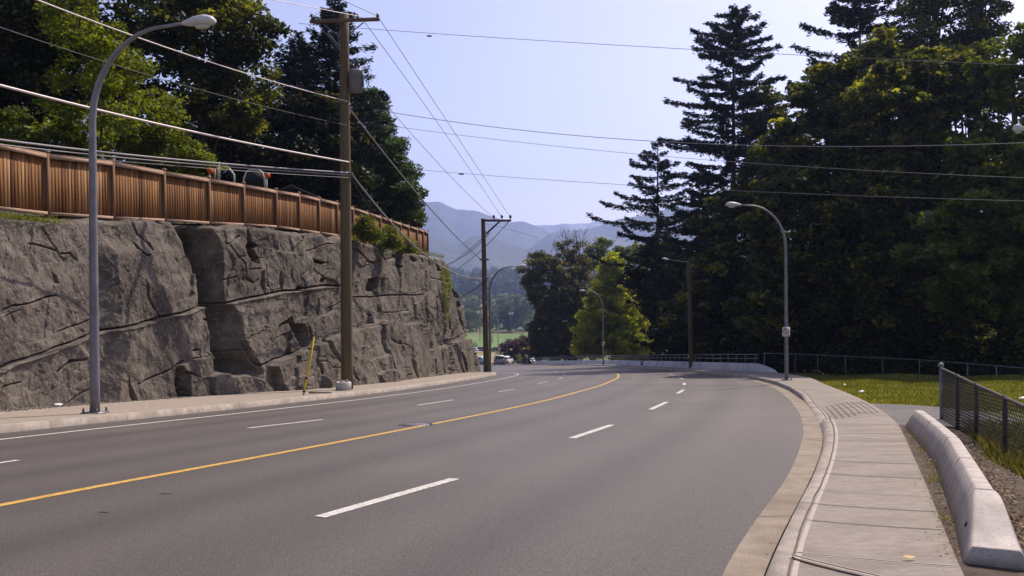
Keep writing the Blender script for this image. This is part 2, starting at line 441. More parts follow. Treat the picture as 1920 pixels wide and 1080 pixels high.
# kerb height dips at the two ramps
def kerb_h(Y): return .13 - .10 * (smooth((Y - 17.4) / .8) - smooth((Y - 24.0) / 3.0)) - .10 * (1 - smooth((Y - 4.2) / 1.5))
def kerb(P, side, h, name, m, w=.23, slope=.10):
    secs = []; slope = np.broadcast_to(np.asarray(slope, float), (len(P),))
    for k, (d, hh) in enumerate(((0, -.02), (slope[:, None], 1), (w, 1.01))):
        Q = offset(P, side * d)
        z = zg(P[:, 0], P[:, 1]) + (hh * h if k else hh)
        secs.append(np.column_stack([Q, z]))
    V = np.concatenate(secs); n = len(P)
    Fs = np.array([(j * n + i, (j + 1) * n + i, (j + 1) * n + i + 1, j * n + i + 1) for j in range(2) for i in range(n - 1)])
    if side < 0: Fs = Fs[:, ::-1]
    o = npmesh(name, V, Fs, m); o['kind'] = 'structure'; return o
kerb(gut, 1, kerb_h(gut[:, 1]), 'kerb', M['curb'], .18, .07 - .055 * smooth((gut[:, 1] - 18) / 5))
SWR = [(-.2, -6), (1.4, 2), (2.67, 5.4), (3.5, 7.5), (4.2, 9.25), (5.6, 12.9), (6.94, 16.3), (8.6, 21.8), (9.9, 27), (11.2, 32.6), (12.6, 38), (13.7, 44), (13.95, 50), (13.2, 58), (12.6, 68), (11.6, 82), (10.9, 95), (10.0, 107), (7.5, 122), (3.6, 142)]
swr = resample(SWR, .4, 1.0)
seg = gut[(gut[:, 1] > -5) & (gut[:, 1] < 142)]
sm_ = offset(seg, .18)
# matching points on the outer edge by closest arc fraction along Y
def match(P, Q):
    T = np.gradient(P, axis=0); T /= np.linalg.norm(T, axis=1)[:, None]; out = []
    for p, t in zip(P, T):
        d = (Q - p) @ t; k = np.argmin(abs(d) + .05 * np.linalg.norm(Q - p, axis=1)); out.append(Q[k])
    out = np.array(out); k = 4
    Rp = np.pad(out, ((k, k), (0, 0)), mode='edge'); c = np.cumsum(np.vstack([np.zeros((1, 2)), Rp]), axis=0)
    return (c[2 * k + 1:] - c[:-2 * k - 1]) / (2 * k + 1)
sw_out = match(sm_, swr)
V = []; nc = 11; swh = kerb_h(seg[:, 1])
for j in range(nc):
    t = j / (nc - 1); P = sm_ * (1 - t) + sw_out * t
    V.append(np.column_stack([P, zg(seg[:, 0], seg[:, 1]) * (1 - t) + zg(P[:, 0], P[:, 1]) * t + swh * (1 - smooth(t * 1.6)) * 1.01 + .135 * smooth(t * 1.6)]))
VSW = np.array(V); V.append(V[-1] - np.array([0, 0, .25]))
V = np.concatenate(V); n = len(seg)
Fs = np.array([(j * n + i, (j + 1) * n + i, (j + 1) * n + i + 1, j * n + i + 1) for j in range(nc) for i in range(n - 1)])
walk_r = npmesh('sidewalk', V, Fs, M['walk']); walk_r['kind'] = 'structure'

def swpoint(t, i):               # t across (0 kerb..1 outside), i = index along seg
    q = min(max(t, 0), .99999) * (nc - 1); j = int(q); q -= j
    return VSW[j, i] * (1 - q) + VSW[j + 1, i] * q
def ribbon(P, w, name, m, parent, lift=.004):
    P = np.asarray(P, float); T = np.gradient(P, axis=0); T /= np.linalg.norm(T, axis=1)[:, None]
    S = np.cross(T, [0, 0, 1.0]); S /= np.linalg.norm(S, axis=1)[:, None]
    V = np.vstack([P - S * w / 2, P + S * w / 2]) + np.array([0, 0, lift]); n = len(P)
    return V, np.array([(i, i + n, i + n + 1, i + 1) for i in range(n - 1)])
def ribbons(lst, name, m, parent, lift=.004):
    Vs = []; Fs = []; k = 0
    for P, w in lst:
        V, f = ribbon(P, w, name, m, parent, lift); Vs.append(V); Fs.append(f + k); k += len(V)
    return npmesh(name, np.vstack(Vs), np.vstack(Fs), m, parent)
slen = np.concatenate([[0], np.cumsum(np.linalg.norm(np.diff(sm_, axis=0), axis=1))])
rng = np.random.default_rng(3)
ji = []; Y0 = [5.9, 6.85, 7.75, 8.6, 9.55, 10.8, 11.9, 13.1, 14.3, 15.6]
for y in Y0: ji.append(int(np.argmin(abs(seg[:, 1] - y - .35))))
s = slen[ji[-1]] + 6.5
while s < slen[-1] - 2: ji.append(int(np.argmin(abs(slen - s)))); s += 1.3
jl = []; tl = []
for q, i in enumerate(ji):
    c = [swpoint(t, i) for t in np.linspace(.01, .985, 9)]
    jl.append((c, .010)); 
    if seg[i, 1] < 20: tl.append((c, .05 if q % 3 == 0 else .03))
ribbons(tl, 'trowelled_edge', M['trowel'], walk_r, .003)
ribbons(jl, 'slab_joint', M['joint'], walk_r, .005)
# seam between kerb and slabs (slightly ragged) and its pale trowelled band
sl = [swpoint(0, i) + np.array([rng.normal(0, .004), rng.normal(0, .004), .002]) for i in range(0, n, 1) if seg[i, 1] < 45]
ribbons([(sl, .014)], 'kerb_seam', M['joint'], walk_r, .006)
sl2 = [swpoint(.035, i) for i in range(0, n) if seg[i, 1] < 22]
ribbons([(sl2, .035)], 'trowelled_edge', M['trowel'], walk_r, .002)
# tactile grooves in the ramp by the path
gr = []
for k in range(9):
    t = .06 + k * .105
    idx = [i for i in range(n) if 17.9 + k * .12 < seg[i, 1] < 22.3 + k * .12]
    gr.append(([swpoint(min(t, .97), i) for i in idx[::2]], .022))
for yy in (19.3, 20.8):
    i = int(np.argmin(abs(seg[:, 1] - yy))); gr.append(([swpoint(t, i) for t in np.linspace(.04, .97, 9)], .02))
for k in range(5):
    t = .12 + k * .12
    idx = [i for i in range(n) if 3.6 < seg[i, 1] < 5.85 - k * .14]
    gr.append(([swpoint(t, i) for i in idx[::2]], .018))
ribbons(gr, 'tactile_groove', M['joint'], walk_r, .005)
def plan3(pts, off): return [np.array([*bp(*q, off), 0]) + np.array([0, 0, 0]) for q in pts]
dg = [np.array([*bp(x, y, .14), zgf(*bp(x, y, .14)) + .14]) for x, y in ((1484, 1042), (1530, 1054), (1580, 1066), (1640, 1080), (1720, 1100))]
ribbons([(dg, .05)], 'trowelled_edge', M['trowel'], walk_r, .006)
ribbons([(dg, .012)], 'slab_joint', M['joint'], walk_r, .009)
# gutter and kerb joints
gj = []
for y in np.arange(5.6, 60, 2.35):
    i = int(np.argmin(abs(gut[:, 1] - y)))
    a3 = np.array([*asph[int(np.argmin(np.linalg.norm(asph - gut[i], axis=1)))], 0]); b3 = np.array([*gut[i], 0])
    P = [a3 * (1 - t) + b3 * t for t in (0.02, .5, 1)]
    for p in P: p[2] = zgf(p[0], p[1]) + .004
    gj.append((P, .012))
    o_ = offset(gut, .07 if gut[i, 1] < 18 else .02)[i]; p2 = offset(gut, .17)[i]; hh = float(kerb_h(gut[i, 1])); zz = zgf(*gut[i])
    if .5: gj.append(([np.array([*gut[i], zz]), np.array([*o_, zz + hh + .002]), np.array([*p2, zz + hh * 1.01 + .002])], .012))
ribbons(gj, 'gutter_joint', M['joint'], None, .004)['kind'] = 'structure'

# left kerb and footway
cl = curb_full; T = resample(cl, .4, .8); cl = reparam(T, 360)
hL = np.full(len(cl), .15)
kerb(cl[::-1], 1, hL, 'kerb', M['curb'], .2, .03)
WB = [(-15.9, 8), (-14.6, 14), (-13.45, 20.5), (-12.9, 23.4), (-12.3, 26.2), (-11.55, 28.9), (-10.75, 31.7), (-9.75, 34.6), (-8.6, 38.0), (-7.35, 43), (-6.2, 50), (-5.0, 58.5), (-4.1, 66), (-3.35, 74)]
wbase = resample(WB, .3, 1.2)
lk = offset(cl[::-1], .2)[::-1]
inner = []
for p in lk:
    if p[1] < 66.5 and p[0] > -30:
        q = wbase[np.argmin(np.linalg.norm(wbase - p, axis=1))]; inner.append(q + (q - p) * .15)
    else: inner.append((p[0] - .2, p[1] + 0) if False else p + np.array([-.5, 1.6]) * np.array([1, 1 if False else -1]))
inner = np.array(inner)
strip_xy(lk, inner, .152, 'sidewalk', M['walk2'], 4, 'structure')
kj = []
for i in range(20, 330, 7):
    a_, b_ = cl[i], lk[i]; z = zgf(*a_)
    kj.append(([np.array([*a_, z]), np.array([*(a_ + (b_ - a_) * .15), z + .151]), np.array([*b_, z + .153])], .014))
ribbons(kj, 'kerb_joint', M['joint'], None, .004)['kind'] = 'structure'

# ---------------------------------------------------------------- road markings (parts of the road)
def mark(pts, w, name, m, lift=.006, world=False, step=.5, sm=1.5):
    P = np.array(pts if world else [bp(*q) for q in pts]); 
    if len(P) > 2: P = resample(P, step, sm)
    P3 = np.column_stack([P, zg(P[:, 0], P[:, 1])])
    if len(P) == 2: P3 = np.array([P3[0] * (1 - t) + P3[1] * t for t in np.linspace(0, 1, 4)]); P3[:, 2] = zg(P3[:, 0], P3[:, 1])
    V, f = ribbon(P3, w, name, m, road, lift)
    return npmesh(name, V, f, m, road)
YL = [(-7.4, 1.5), (-5.95, 6.2), (-5.2, 9.0), (-4.3, 11.35), (-3.12, 14.6), (-.79, 21.5), (.96, 27.2), (3.77, 38.7), (5.74, 49.2), (6.75, 58), (6.9, 66), (6.4, 74), (5.5, 84), (4.6, 95), (3.4, 107), (0.5, 124), (-3.3, 142), (-4, 165), (-4, 230)]
mark(YL, .125, 'centre_line', M['yellow'], world=True)
EL = [(-13, 4), (-11.0, 11), (-9.25, 16.3), (-8.42, 19.3), (-6.91, 23.9), (-5.0, 30.3), (-3.42, 36.9), (-1.65, 45.9), (-.35, 54), (.3, 60), (.42, 64.5), (-.1, 69), (-1.8, 73.5), (-6, 76.5), (-20, 78.3), (-44, 79.5)]
mark(EL, .11, 'edge_line', M['white'], world=True, sm=1.0)
for a_, b_ in (((600, 970), (853, 898)), ((1072, 822), (1147, 797)), ((1220, 768), (1250, 754)), ((1270, 738), (1282, 731)), ((1283, 722), (1283, 718.2)), ((1281, 710.8), (1273, 707.5)), ((1262, 703.4), (1252, 701.3))):
    mark([a_, b_], .13, 'lane_dash', M['white'])
for a_, b_ in (((-90, 882), (35, 863)), ((465, 803), (605, 787)), ((783, 760), (850, 750)), ((935, 734.5), (965, 730)), ((1008, 719.4), (1027, 716)), ((1048, 710.5), (1056, 708)), ((1058, 704), (1062, 702.6)), ((1059, 700.3), (1056, 699.2)), ((1047, 697.3), (1040, 696.6)), ((1000, 694), (990, 693.5))):
    mark([a_, b_], .10, 'lane_dash', M['white'])
# tar seams and small patches
def seamline(pts, w=.03):
    P = np.array([bp(*q) for q in pts]); P = resample(P, .25, .2); P = P + rng.normal(0, .012, P.shape)
    P3 = np.column_stack([P, zg(P[:, 0], P[:, 1])]); V, f = ribbon(P3, w, '', None, road, .005); return V, f
M['tar'] = mat('tar', (.03, .028, .027), (.05, .046, .043), 6, .7)
for pts, w in ((((1215, 721.5), (1300, 722.5), (1400, 724)), .05), (((1040, 756), (1180, 757.5), (1330, 760)), .018), (((1150, 771), (1260, 772.5), (1350, 774)), .015)):
    V, f = seamline(pts, w); npmesh('tar_seam', V, f, M['tar'], road)
for (x, y) in ((310, 926), (194, 961)):
    V, f = seamline(((x - 8, y), (x, y), (x + 8, y + .5)), .03); npmesh('tar_patch', V, f, M['tar'], road)
mh = empty('manhole_cover', (*bp(780, 797.5), zgf(*bp(780, 797.5)) + .005), 'dark round iron manhole cover in the asphalt just left of the yellow line', 'manhole cover')
mb = MB(); mb.lathe((0, 0, 0), [(.36, 0), (.36, .006), (.31, .008), (.31, .004), (.001, .004)], 24); mb.build('rim', M['tar'], mh)
mb = MB(); mb.lathe((0, 0, .002), [(.29, 0), (.29, .007), (.001, .007)], 24)
for k in range(-3, 4): mb.box((k * .07, 0, .011), (.02, .4 - abs(k) * .05, .004))
mb.build('lid', M['galv_dark'], mh)

# asphalt path crossing behind the near barrier
pa = [(8.3, 22.7)] + [bp(x, y, .1) for x, y in ( (1700, 757.5), (1757, 761), (1795, 766), (1860, 777), (1920, 790))] + [(22, 14.5), (34, 12)]
pb = [(6.45, 16.2)] + [bp(x, y, .1) for x, y in ((1725, 792), (1758, 796), (1793, 800), (1860, 806), (1920, 813))] + [(20, 11), (32, 8.5)]
pa = np.array(pa); pb = np.array(pb)
A_ = reparam(resample(pa, .4, .5), 50); B_ = reparam(resample(pb, .4, .5), 50)
path = strip_xy(A_, B_, .09, 'path', M['asphalt_old'], 5, 'structure')
# dirt / old asphalt verge beside the footway and under the barrier
ve = [(i) for i in range(len(seg)) if 2 < seg[i, 1] < 16.5]
A_ = sw_out[ve]; B_ = A_ + (offset(sw_out, 1)[ve] - A_) * np.linspace(1.25, .95, len(ve))[:, None]
M['verge'] = mat('dirt_verge', (.05, .036, .025), (.12, .088, .062), 6, .95, .9, 40, c3=(.06, .045, .03), scale3=1.3, amt3=.6)
strip_xy(A_, B_, .115, 'dirt_verge', M['verge'], 5, 'structure', offB=.06)
A_ = np.array([(1.5, 1), (2.5, 5.3), (2.85, 5.85)]); B_ = np.array([(9, 1), (9, 4.5), (6.5, 6.6)])
strip_xy(reparam(A_, 12), reparam(B_, 12), .095, 'path', M['asphalt_old'], 6, 'structure')
# lawn lying between the far fence and the path
def sheet(px, off, name, m, n=40, jitter=.06):
    P = np.array([bp(*q, off) if q[1] > 100 else q for q in px]); c = P.mean(0)
# gravel at the foot of the rock (stones) = stuff
# ---------------------------------------------------------------- value noise
_rg = np.random.default_rng(7); _tab = _rg.random((64, 64, 64)).astype(np.float32)
def vnoise(x, y, z=0.0):
    x, y, z = np.broadcast_arrays(np.asarray(x, float), np.asarray(y, float), np.asarray(z, float))
    xi, yi, zi = np.floor(x).astype(int), np.floor(y).astype(int), np.floor(z).astype(int)
    fx, fy, fz = x - xi, y - yi, z - zi
    fx, fy, fz = [f * f * (3 - 2 * f) for f in (fx, fy, fz)]
    g = lambda a, b, c: _tab[(xi + a) & 63, (yi + b) & 63, (zi + c) & 63]
    r = 0
    for a in (0, 1):
        for b in (0, 1):
            for c in (0, 1):
                r = r + g(a, b, c) * (fx if a else 1 - fx) * (fy if b else 1 - fy) * (fz if c else 1 - fz)
    return r * 2 - 1
def fbm(x, y, z=0.0, o=4):
    r = 0; a = 1
    for i in range(o): r = r + a * vnoise(x * 2 ** i + 7.3 * i, y * 2 ** i + 3.1 * i, z * 2 ** i + i); a *= .5
    return r
def voronoi(x, y, seed):
    """returns distance-to-border, cell random value, local dx, dy"""
    xi, yi = np.floor(x).astype(int), np.floor(y).astype(int)
    d1 = np.full(x.shape, 9.); d2 = np.full(x.shape, 9.); rv = np.zeros(x.shape); rx = np.zeros(x.shape); ry = np.zeros(x.shape)
    for a in (-1, 0, 1):
        for b in (-1, 0, 1):
            cx, cy = xi + a, yi + b
            px = cx + .15 + .7 * _tab[cx & 63, cy & 63, seed & 63]; py = cy + .15 + .7 * _tab[cx & 63, cy & 63, (seed + 1) & 63]
            d = np.hypot(x - px, y - py); m = d < d1
            d2 = np.where(m, d1, np.minimum(d2, d)); d1 = np.where(m, d, d1)
            rv = np.where(m, _tab[cx & 63, cy & 63, (seed + 2) & 63], rv)
            rx = np.where(m, x - px, rx); ry = np.where(m, y - py, ry)
    return d2 - d1, rv, rx, ry

def inpoly(X, Y, poly):
    r = np.zeros(X.shape, bool); n = len(poly)
    for i in range(n):
        x1, y1 = poly[i]; x2, y2 = poly[(i + 1) % n]
        c = ((y1 > Y) != (y2 > Y)) & (X < (x2 - x1) * (Y - y1) / (y2 - y1 + 1e-9) + x1); r ^= c
    return r
def dline(X, Y, P):
    d = np.full(X.shape, 1e9)
    for (x1, y1), (x2, y2) in zip(P[:-1], P[1:]):
        t = np.clip(((X - x1) * (x2 - x1) + (Y - y1) * (y2 - y1)) / ((x2 - x1) ** 2 + (y2 - y1) ** 2 + 1e-9), 0, 1)
        d = np.minimum(d, np.hypot(X - x1 - t * (x2 - x1), Y - y1 - t * (y2 - y1)))
    return d

# ---------------------------------------------------------------- rock wall
def col_on(P, px, py=600):
    u = ray(px, py)[0]; f = P[:, 0] - u * P[:, 1]
    k = np.where(np.diff(np.sign(f)) != 0)[0]
    if len(k) == 0: k = [len(P) - 2]
    k = k[-1]; t = f[k] / (f[k] - f[k + 1] + 1e-12)
    return P[k] + (P[k + 1] - P[k]) * t
TOPPX = [(-300, 402), (0, 404), (60, 411), (100, 408), (170, 407), (230, 410), (300, 409), (322, 413), (330, 422), (350, 421), (400, 423), (450, 422), (520, 430), (600, 440), (640, 444), (700, 458), (760, 472), (800, 479), (826, 485), (830, 498), (836, 530), (839, 553), (849, 560), (858, 572), (866, 590), (875, 634), (881, 664), (889, 692)]
cpx = np.concatenate([np.arange(-1400, -300, 7), np.arange(-300, -20, 2.5), np.arange(-20, 889.5, .85)])
cols = np.array([col_on(wbase, x) for x in cpx])
# extend past the visible end: the rock turns away to the left
nr = 330
tz = np.linspace(0, 1, nr) ** .97
zb = zg(cols[:, 0], cols[:, 1]) + .0
topy = np.interp(cpx, [p[0] for p in TOPPX], [p[1] for p in TOPPX])
Zg = None # zb[None, :] * (1 - tz[:, None]) + ztop[None, :] * tz[:, None]
Tn = np.gradient(cols, axis=0); k = 36
Tp = np.pad(Tn, ((k, k), (0, 0)), mode='edge'); c_ = np.cumsum(np.vstack([np.zeros((1, 2)), Tp]), axis=0); Tn = (c_[2 * k + 1:] - c_[:-2 * k - 1])
Tn /= np.linalg.norm(Tn, axis=1)[:, None]
Nn = np.column_stack([Tn[:, 1], -Tn[:, 0]])                      # outward (towards the road)
S_ = np.concatenate([[0], np.cumsum(np.linalg.norm(np.diff(cols, axis=0), axis=1))])
SS = np.repeat(S_[None, :], nr, 0)
BAT, LIP = 1.15, .3                      # the face leans back and rounds off at the lip
tt = tz[:, None]
D0 = -BAT * tt - LIP * np.clip((tt - .965) / .035, 0, 1) ** 2
lipx = cols[:, 0] - Nn[:, 0] * (BAT + LIP); lipy = cols[:, 1] - Nn[:, 1] * (BAT + LIP); ztop = np.full(len(cpx), 2.1)
for _ in range(3):
    lpx, _q = proj(lipx, lipy, ztop); tpy = np.interp(lpx, [p[0] for p in TOPPX], [p[1] for p in TOPPX]); ztop = np.array([ray(x, y)[1] for x, y in zip(lpx, tpy)]) * lipy
z_at0 = ztop[np.argmin(abs(lpx))]; ztop = np.where(lpx < 0, z_at0, ztop)
ztop = np.maximum(ztop, zb + .3)
Zg = zb[None, :] * (1 - tz[:, None]) + ztop[None, :] * tz[:, None]
PX, PY = proj(cols[None, :, 0] + Nn[None, :, 0] * D0, cols[None, :, 1] + Nn[None, :, 1] * D0, Zg)
D = np.zeros_like(Zg)
D += .13 * fbm(SS * .22, Zg * .30, 1.5, 3) + .06 * fbm(SS * .9, Zg * .8 + SS * .3, 4, 3)
wpx = PX + 5 * fbm(PX / 26, PY / 26, 9, 3); wpy = PY + 5 * fbm(PX / 26, PY / 26, 19, 3)
# slabby facets (strata rising to the right), finer towards the far end
e1, r1, lx, ly = voronoi((wpx + .06 * wpy) / 44, (wpy + .26 * wpx) / 84, 11)
left = smooth((560 - PX) / 300)
D += (1 - .75 * left) * ((r1 - .5) * .14 + lx * (r1 * 2 - 1) * .16 - ly * .06)
e2, r2, lx2, ly2 = voronoi((wpx + .10 * wpy) / 17, (wpy + .22 * wpx) / 40, 23)
D += (1 - .8 * left) * ((r2 - .5) * .045 + lx2 * (r2 - .5) * .10)
D -= .12 * np.exp(-(e1 / .022) ** 2) * (r1 > .45) * (1 - .85 * left)
D -= .06 * np.exp(-(e2 / .025) ** 2) * (r2 > .6) * (1 - .85 * left)
def sd_poly(poly, w=2.0):
    ax_ = wpx * .35 + PX * .65; ay_ = wpy * .35 + PY * .65
    ins = inpoly(ax_, ay_, poly)
    d = dline(ax_, ay_, poly + [poly[0]])
    return np.where(ins, np.clip(d / w * 1.6, 0, 1), 0)
def block(poly, off, w=2.4, tx=0, ty=0):
    """raise/sink polygon, optional tilt per pixel"""
    global D
    c = np.mean(poly, 0); m = sd_poly(poly, w)
    D += m * (off + tx * (PX - c[0]) + ty * (PY - c[1]))
def crack(P, w=1.6, dep=.16, jag=1.0):
    global D
    d = dline(PX + jag * (wpx - PX) * .3, PY + jag * (wpy - PY) * .3, P)
    D -= 1.9 * dep * np.clip(1.25 - d / (w * .85), 0, 1)
MAIN = [(0, 694), (26, 679), (61, 668), (102, 651), (132, 641), (169, 625), (187, 619), (212, 613), (240, 608), (281, 599), (293, 594), (336, 587), (366, 576), (383, 573), (413, 568), (444, 561), (468, 557), (497, 552), (521, 546), (548, 544), (566, 541), (603, 535), (640, 536)]
mx = np.array([p[0] for p in MAIN]); my = np.array([p[1] for p in MAIN])
ly_ = np.interp(PX, mx, my)
below = smooth((PY - ly_) / 3.0)
fade = smooth((640 - PX) / 40)
D += below * (.17 - .0011 * np.clip(PY - ly_, 0, 150)) * fade
crack(MAIN, 1.9, .26, .4)
D += .07 * np.exp(-((PY - ly_ - 4) / 2.0) ** 2) * fade * (1 + .6 * fbm(PX / 9, 2, 7, 2))
# the big dark cleft: sunk on its left, its right flank turned from the sun
CLEFT_L = [(418, 322), (426, 326), (453, 338), (475, 343), (498, 362), (526, 370), (571, 372), (574, 381), (621, 387), (658, 391), (700, 408)]
CLEFT_R = [(418, 370), (424, 380), (441, 392), (467, 404), (514, 410), (567, 414), (587, 430), (635, 438), (662, 452), (686, 474), (700, 480)]
xl = np.interp(PY, [p[0] for p in CLEFT_L], [p[1] for p in CLEFT_L]); xr = np.interp(PY, [p[0] for p in CLEFT_R], [p[1] for p in CLEFT_R])
tcl = (PX - xl) / np.maximum(xr - xl, 1)
vis = smooth((706 - PY) / 12)
prof = np.where(tcl < 0, 0, np.where(tcl < .3, -1.9 * smooth(tcl / .10), np.where(tcl < 1, -1.9 + 2.3 * (tcl - .3) / .7, .4 * np.exp(-(PX - xr) / 130))))
below_ = .4 * smooth((tcl - .72) / .28)
D += np.where(tcl >= 1, prof, vis * prof + (1 - vis) * below_)
crack([(372, 425), (384, 452), (394, 500), (400, 560), (402, 640), (404, 690)], 7.0, .9)
crack([(356, 440), (362, 470), (380, 510), (392, 560)], 3.4, .6)
# open slots
for poly, dep in (
    ([(453, 422), (460, 426), (466, 451), (481, 463), (470, 468), (481, 485), (479, 496), (466, 492), (460, 479), (455, 451)], -.55),
    ([(484, 510), (490, 508), (496, 543), (494, 552), (489, 551), (484, 532)], -.5),
    ([(520, 508), (522, 508), (527, 526), (527, 544), (521, 543), (519, 522)], -.4),
    ([(548, 543), (562, 534), (566, 539), (562, 546)], -.4),
    ([(583, 484), (599, 489), (615, 492), (603, 497), (591, 494)], -.35),
    ([(511, 609), (526, 599), (534, 591), (540, 591), (546, 605), (562, 607), (572, 627), (576, 644), (570, 651), (558, 651), (546, 634), (534, 615), (528, 606), (513, 614)], -.95),
    ([(571, 652), (579, 652), (581, 670), (587, 691), (591, 716), (587, 716), (580, 700), (574, 672)], -.6),
    ([(693, 523), (712, 518), (715, 526), (714, 554), (705, 555), (699, 545), (692, 544)], -1.2),
    ([(96, 512), (106, 520), (109, 532), (100, 531)], -.12),
    ([(218, 696), (226, 722), (241, 754), (230, 755), (221, 731)], -.45),
    ([(318, 686), (326, 692), (333, 702), (343, 747), (322, 748), (317, 723)], -.55),
    ([(270, 452), (276, 455), (283, 468), (279, 469), (272, 461)], -.16),
    ([(259, 528), (264, 533), (268, 556), (278, 574), (272, 573), (263, 556)], -.22),
    ([(242, 445), (248, 458), (254, 470), (266, 477), (274, 477), (270, 484), (256, 477), (245, 464)], -.09),
    ([(292, 408), (300, 409), (306, 419), (300, 419)], -.2),
    ([(689, 588), (700, 588), (700, 607), (687, 607)], -.35),
    ([(640, 556), (646, 556), (650, 600), (643, 606)], -.5),
    ([(603, 519), (612, 524), (606, 532), (599, 527)], -.3),
    ([(816, 556), (820, 556), (819, 597), (815, 597)], -.8),
    ([(842, 590), (846, 592), (847, 617), (843, 617)], -.8),
    ([(800, 674), (804, 674), (804, 707), (800, 707)], -.8),
): block(poly, dep * 2.8, 1.0)
# protruding pieces
SLABTOP = [(571, 648), (580, 646), (595, 640), (615, 630), (641, 621), (660, 616), (678, 612), (698, 607), (706, 601), (721, 601), (735, 606), (750, 609), (760, 607), (779, 603), (797, 607), (800, 625), (810, 648), (818, 653), (831, 647), (852, 638), (872, 633), (885, 640)]
sx = [p[0] for p in SLABTOP]; sy = [p[1] for p in SLABTOP]
ty_ = np.interp(PX, sx, sy); insl = (PX > 577) * smooth((PX - 577) / 5)
D += insl * smooth((PY - ty_) / 2.5) * (.50 + .0012 * (PY - ty_)) * (.6 + .4 * smooth((PX - 600) / 60))
D += smooth((PY - ty_ + 2) / 2.5) * .12 * ((PX > 702) & (PX < 748)) - .10 * smooth((PY - ty_) / 2) * ((PX > 752) & (PX < 795))
block([(489, 685), (505, 672), (523, 668), (554, 656), (572, 655), (580, 697), (588, 720), (591, 738), (590, 760), (508, 760), (507, 738), (500, 703)], .45, 2.5)
block([(327, 697), (379, 711), (381, 739), (381, 762), (343, 762), (336, 723)], .30, 2.5)
block([(381, 704), (391, 699), (419, 698), (428, 708), (437, 739), (437, 762), (387, 762), (381, 723)], .50, 3)
block([(427, 706), (452, 699), (462, 723), (468, 739), (468, 762), (438, 762), (437, 737)], .35, 3)
block([(354, 671), (385, 670), (393, 690), (379, 710), (354, 702)], .14, 2)
block([(323, 684), (350, 674), (356, 682), (352, 700), (328, 694)], .2, 2)
block([(505, 720), (520, 706), (535, 703), (545, 704), (556, 738), (506, 740)], .10, 3)
block([(579, 702), (586, 697), (588, 720), (578, 720)], .12, 2)
block([(682, 702), (690, 695), (710, 691), (715, 718), (690, 720)], .16, 2.5)
# shaded flank right of the near lamp: everything right of it stands forward
fx = np.interp(PY, [440, 470, 540, 604, 665, 710, 760], [185, 196, 206, 212, 212, 205, 204])
tf = (PX - fx) / 26 + 1
D += np.where(tf < 0, 0, np.where(tf < 1, .42 * tf, .42 * np.exp(-(PX - fx) / 90))) * smooth((PY - 440) / 40) - 0.0
for P, w, dp in (
    ([(77, 425), (90, 445), (106, 472), (118, 490)], 1.6, .10), ([(55, 455), (86, 463), (102, 470)], 2, .08), ([(114, 476), (130, 476), (141, 488)], 2, .10),
    ([(0, 584), (18, 573), (61, 565), (81, 559), (102, 552)], 1.7, .14), ([(3, 594), (35, 580)], 1.3, .08), ([(108, 623), (132, 613), (173, 595)], 1.6, .12),
    ([(0, 727), (18, 721), (37, 716)], 1.7, .12), ([(132, 755), (151, 739), (167, 729)], 1.7, .12), ([(102, 696), (122, 676), (151, 672)], 3, .10),
    ([(246, 412), (252, 431), (270, 453)], 1.3, .10), ([(266, 559), (277, 575), (293, 594)], 1.4, .12), ([(401, 422), (413, 447), (409, 455), (419, 456), (440, 445)], 1.6, .16),
    ([(419, 459), (444, 494), (454, 522), (470, 532), (478, 524)], 1.7, .16), ([(411, 524), (436, 518)], 1.3, .12), ([(460, 506), (482, 504)], 1.2, .1),
    ([(240, 720), (270, 707), (299, 696), (321, 683), (336, 677)], 1.7, .18), ([(354, 656), (372, 655), (374, 670), (356, 672)], 1.6, .16), ([(391, 658), (410, 664), (450, 655)], 1.5, .12),
    ([(381, 598), (388, 598)], 2, .15), ([(528, 557), (534, 590)], 2.0, .25), ([(568, 607), (581, 643)], 1.8, .22), ([(513, 612), (500, 632), (494, 634)], 2, .2),
    ([(474, 684), (505, 672), (523, 668), (554, 656)], 1.8, .16), ([(440, 640), (452, 662), (474, 686)], 2, .2), ([(615, 578), (640, 566)], 1.5, .1),
    ([(745, 474), (746, 540), (744, 597)], 1.5, .2), ([(796, 510), (798, 560), (802, 606)], 1.8, .25), ([(714, 557), (713, 585)], 1.8, .25),
    ([(699, 611), (700, 647), (708, 678), (716, 710)], 2.6, .6), ([(751, 616), (757, 655), (761, 686), (768, 710)], 2.4, .55), ([(730, 640), (732, 660)], 1.6, .3),
    ([(795, 606), (795, 655)], 1.8, .4), ([(848, 619), (852, 663), (858, 699)], 2.4, .9), ([(875, 632), (882, 695)], 2.4, 1.2), ([(857, 567), (867, 619)], 2, .9),
    ([(660, 558), (714, 556), (745, 554), (797, 552)], 1.5, .12), ([(655, 592), (650, 610)], 2.4, .3), ([(833, 555), (838, 640), (836, 690)], 1.6, .4),
    ([(611, 441), (620, 448)], 2, .2), ([(570, 470), (600, 462), (620, 455)], 1.5, .08), ([(556, 436), (561, 447)], 1.6, .2), ([(540, 500), (550, 530)], 1.4, .12),
    ([(668, 466), (690, 490), (700, 492)], 2, .2), ([(700, 470), (712, 498)], 1.8, .2), ([(738, 480), (750, 486), (740, 495), (752, 500)], 2.6, .35), ([(766, 476), (776, 490)], 2.6, .4), ([(784, 478), (790, 492)], 2.4, .4),
    ([(800, 478), (806, 500)], 2, .3), ([(815, 490), (825, 506)], 2, .3), ([(590, 560), (593, 590)], 1.3, .1), ([(600, 640), (612, 665), (622, 680), (628, 710)], 4, .25),
    ([(640, 690), (650, 715)], 2, .15), ([(775, 560), (780, 600)], 1.6, .2), ([(818, 653), (822, 700)], 1.8, .4), ([(832, 647), (834, 700)], 1.8, .4)):
    crack(P, w, dp)
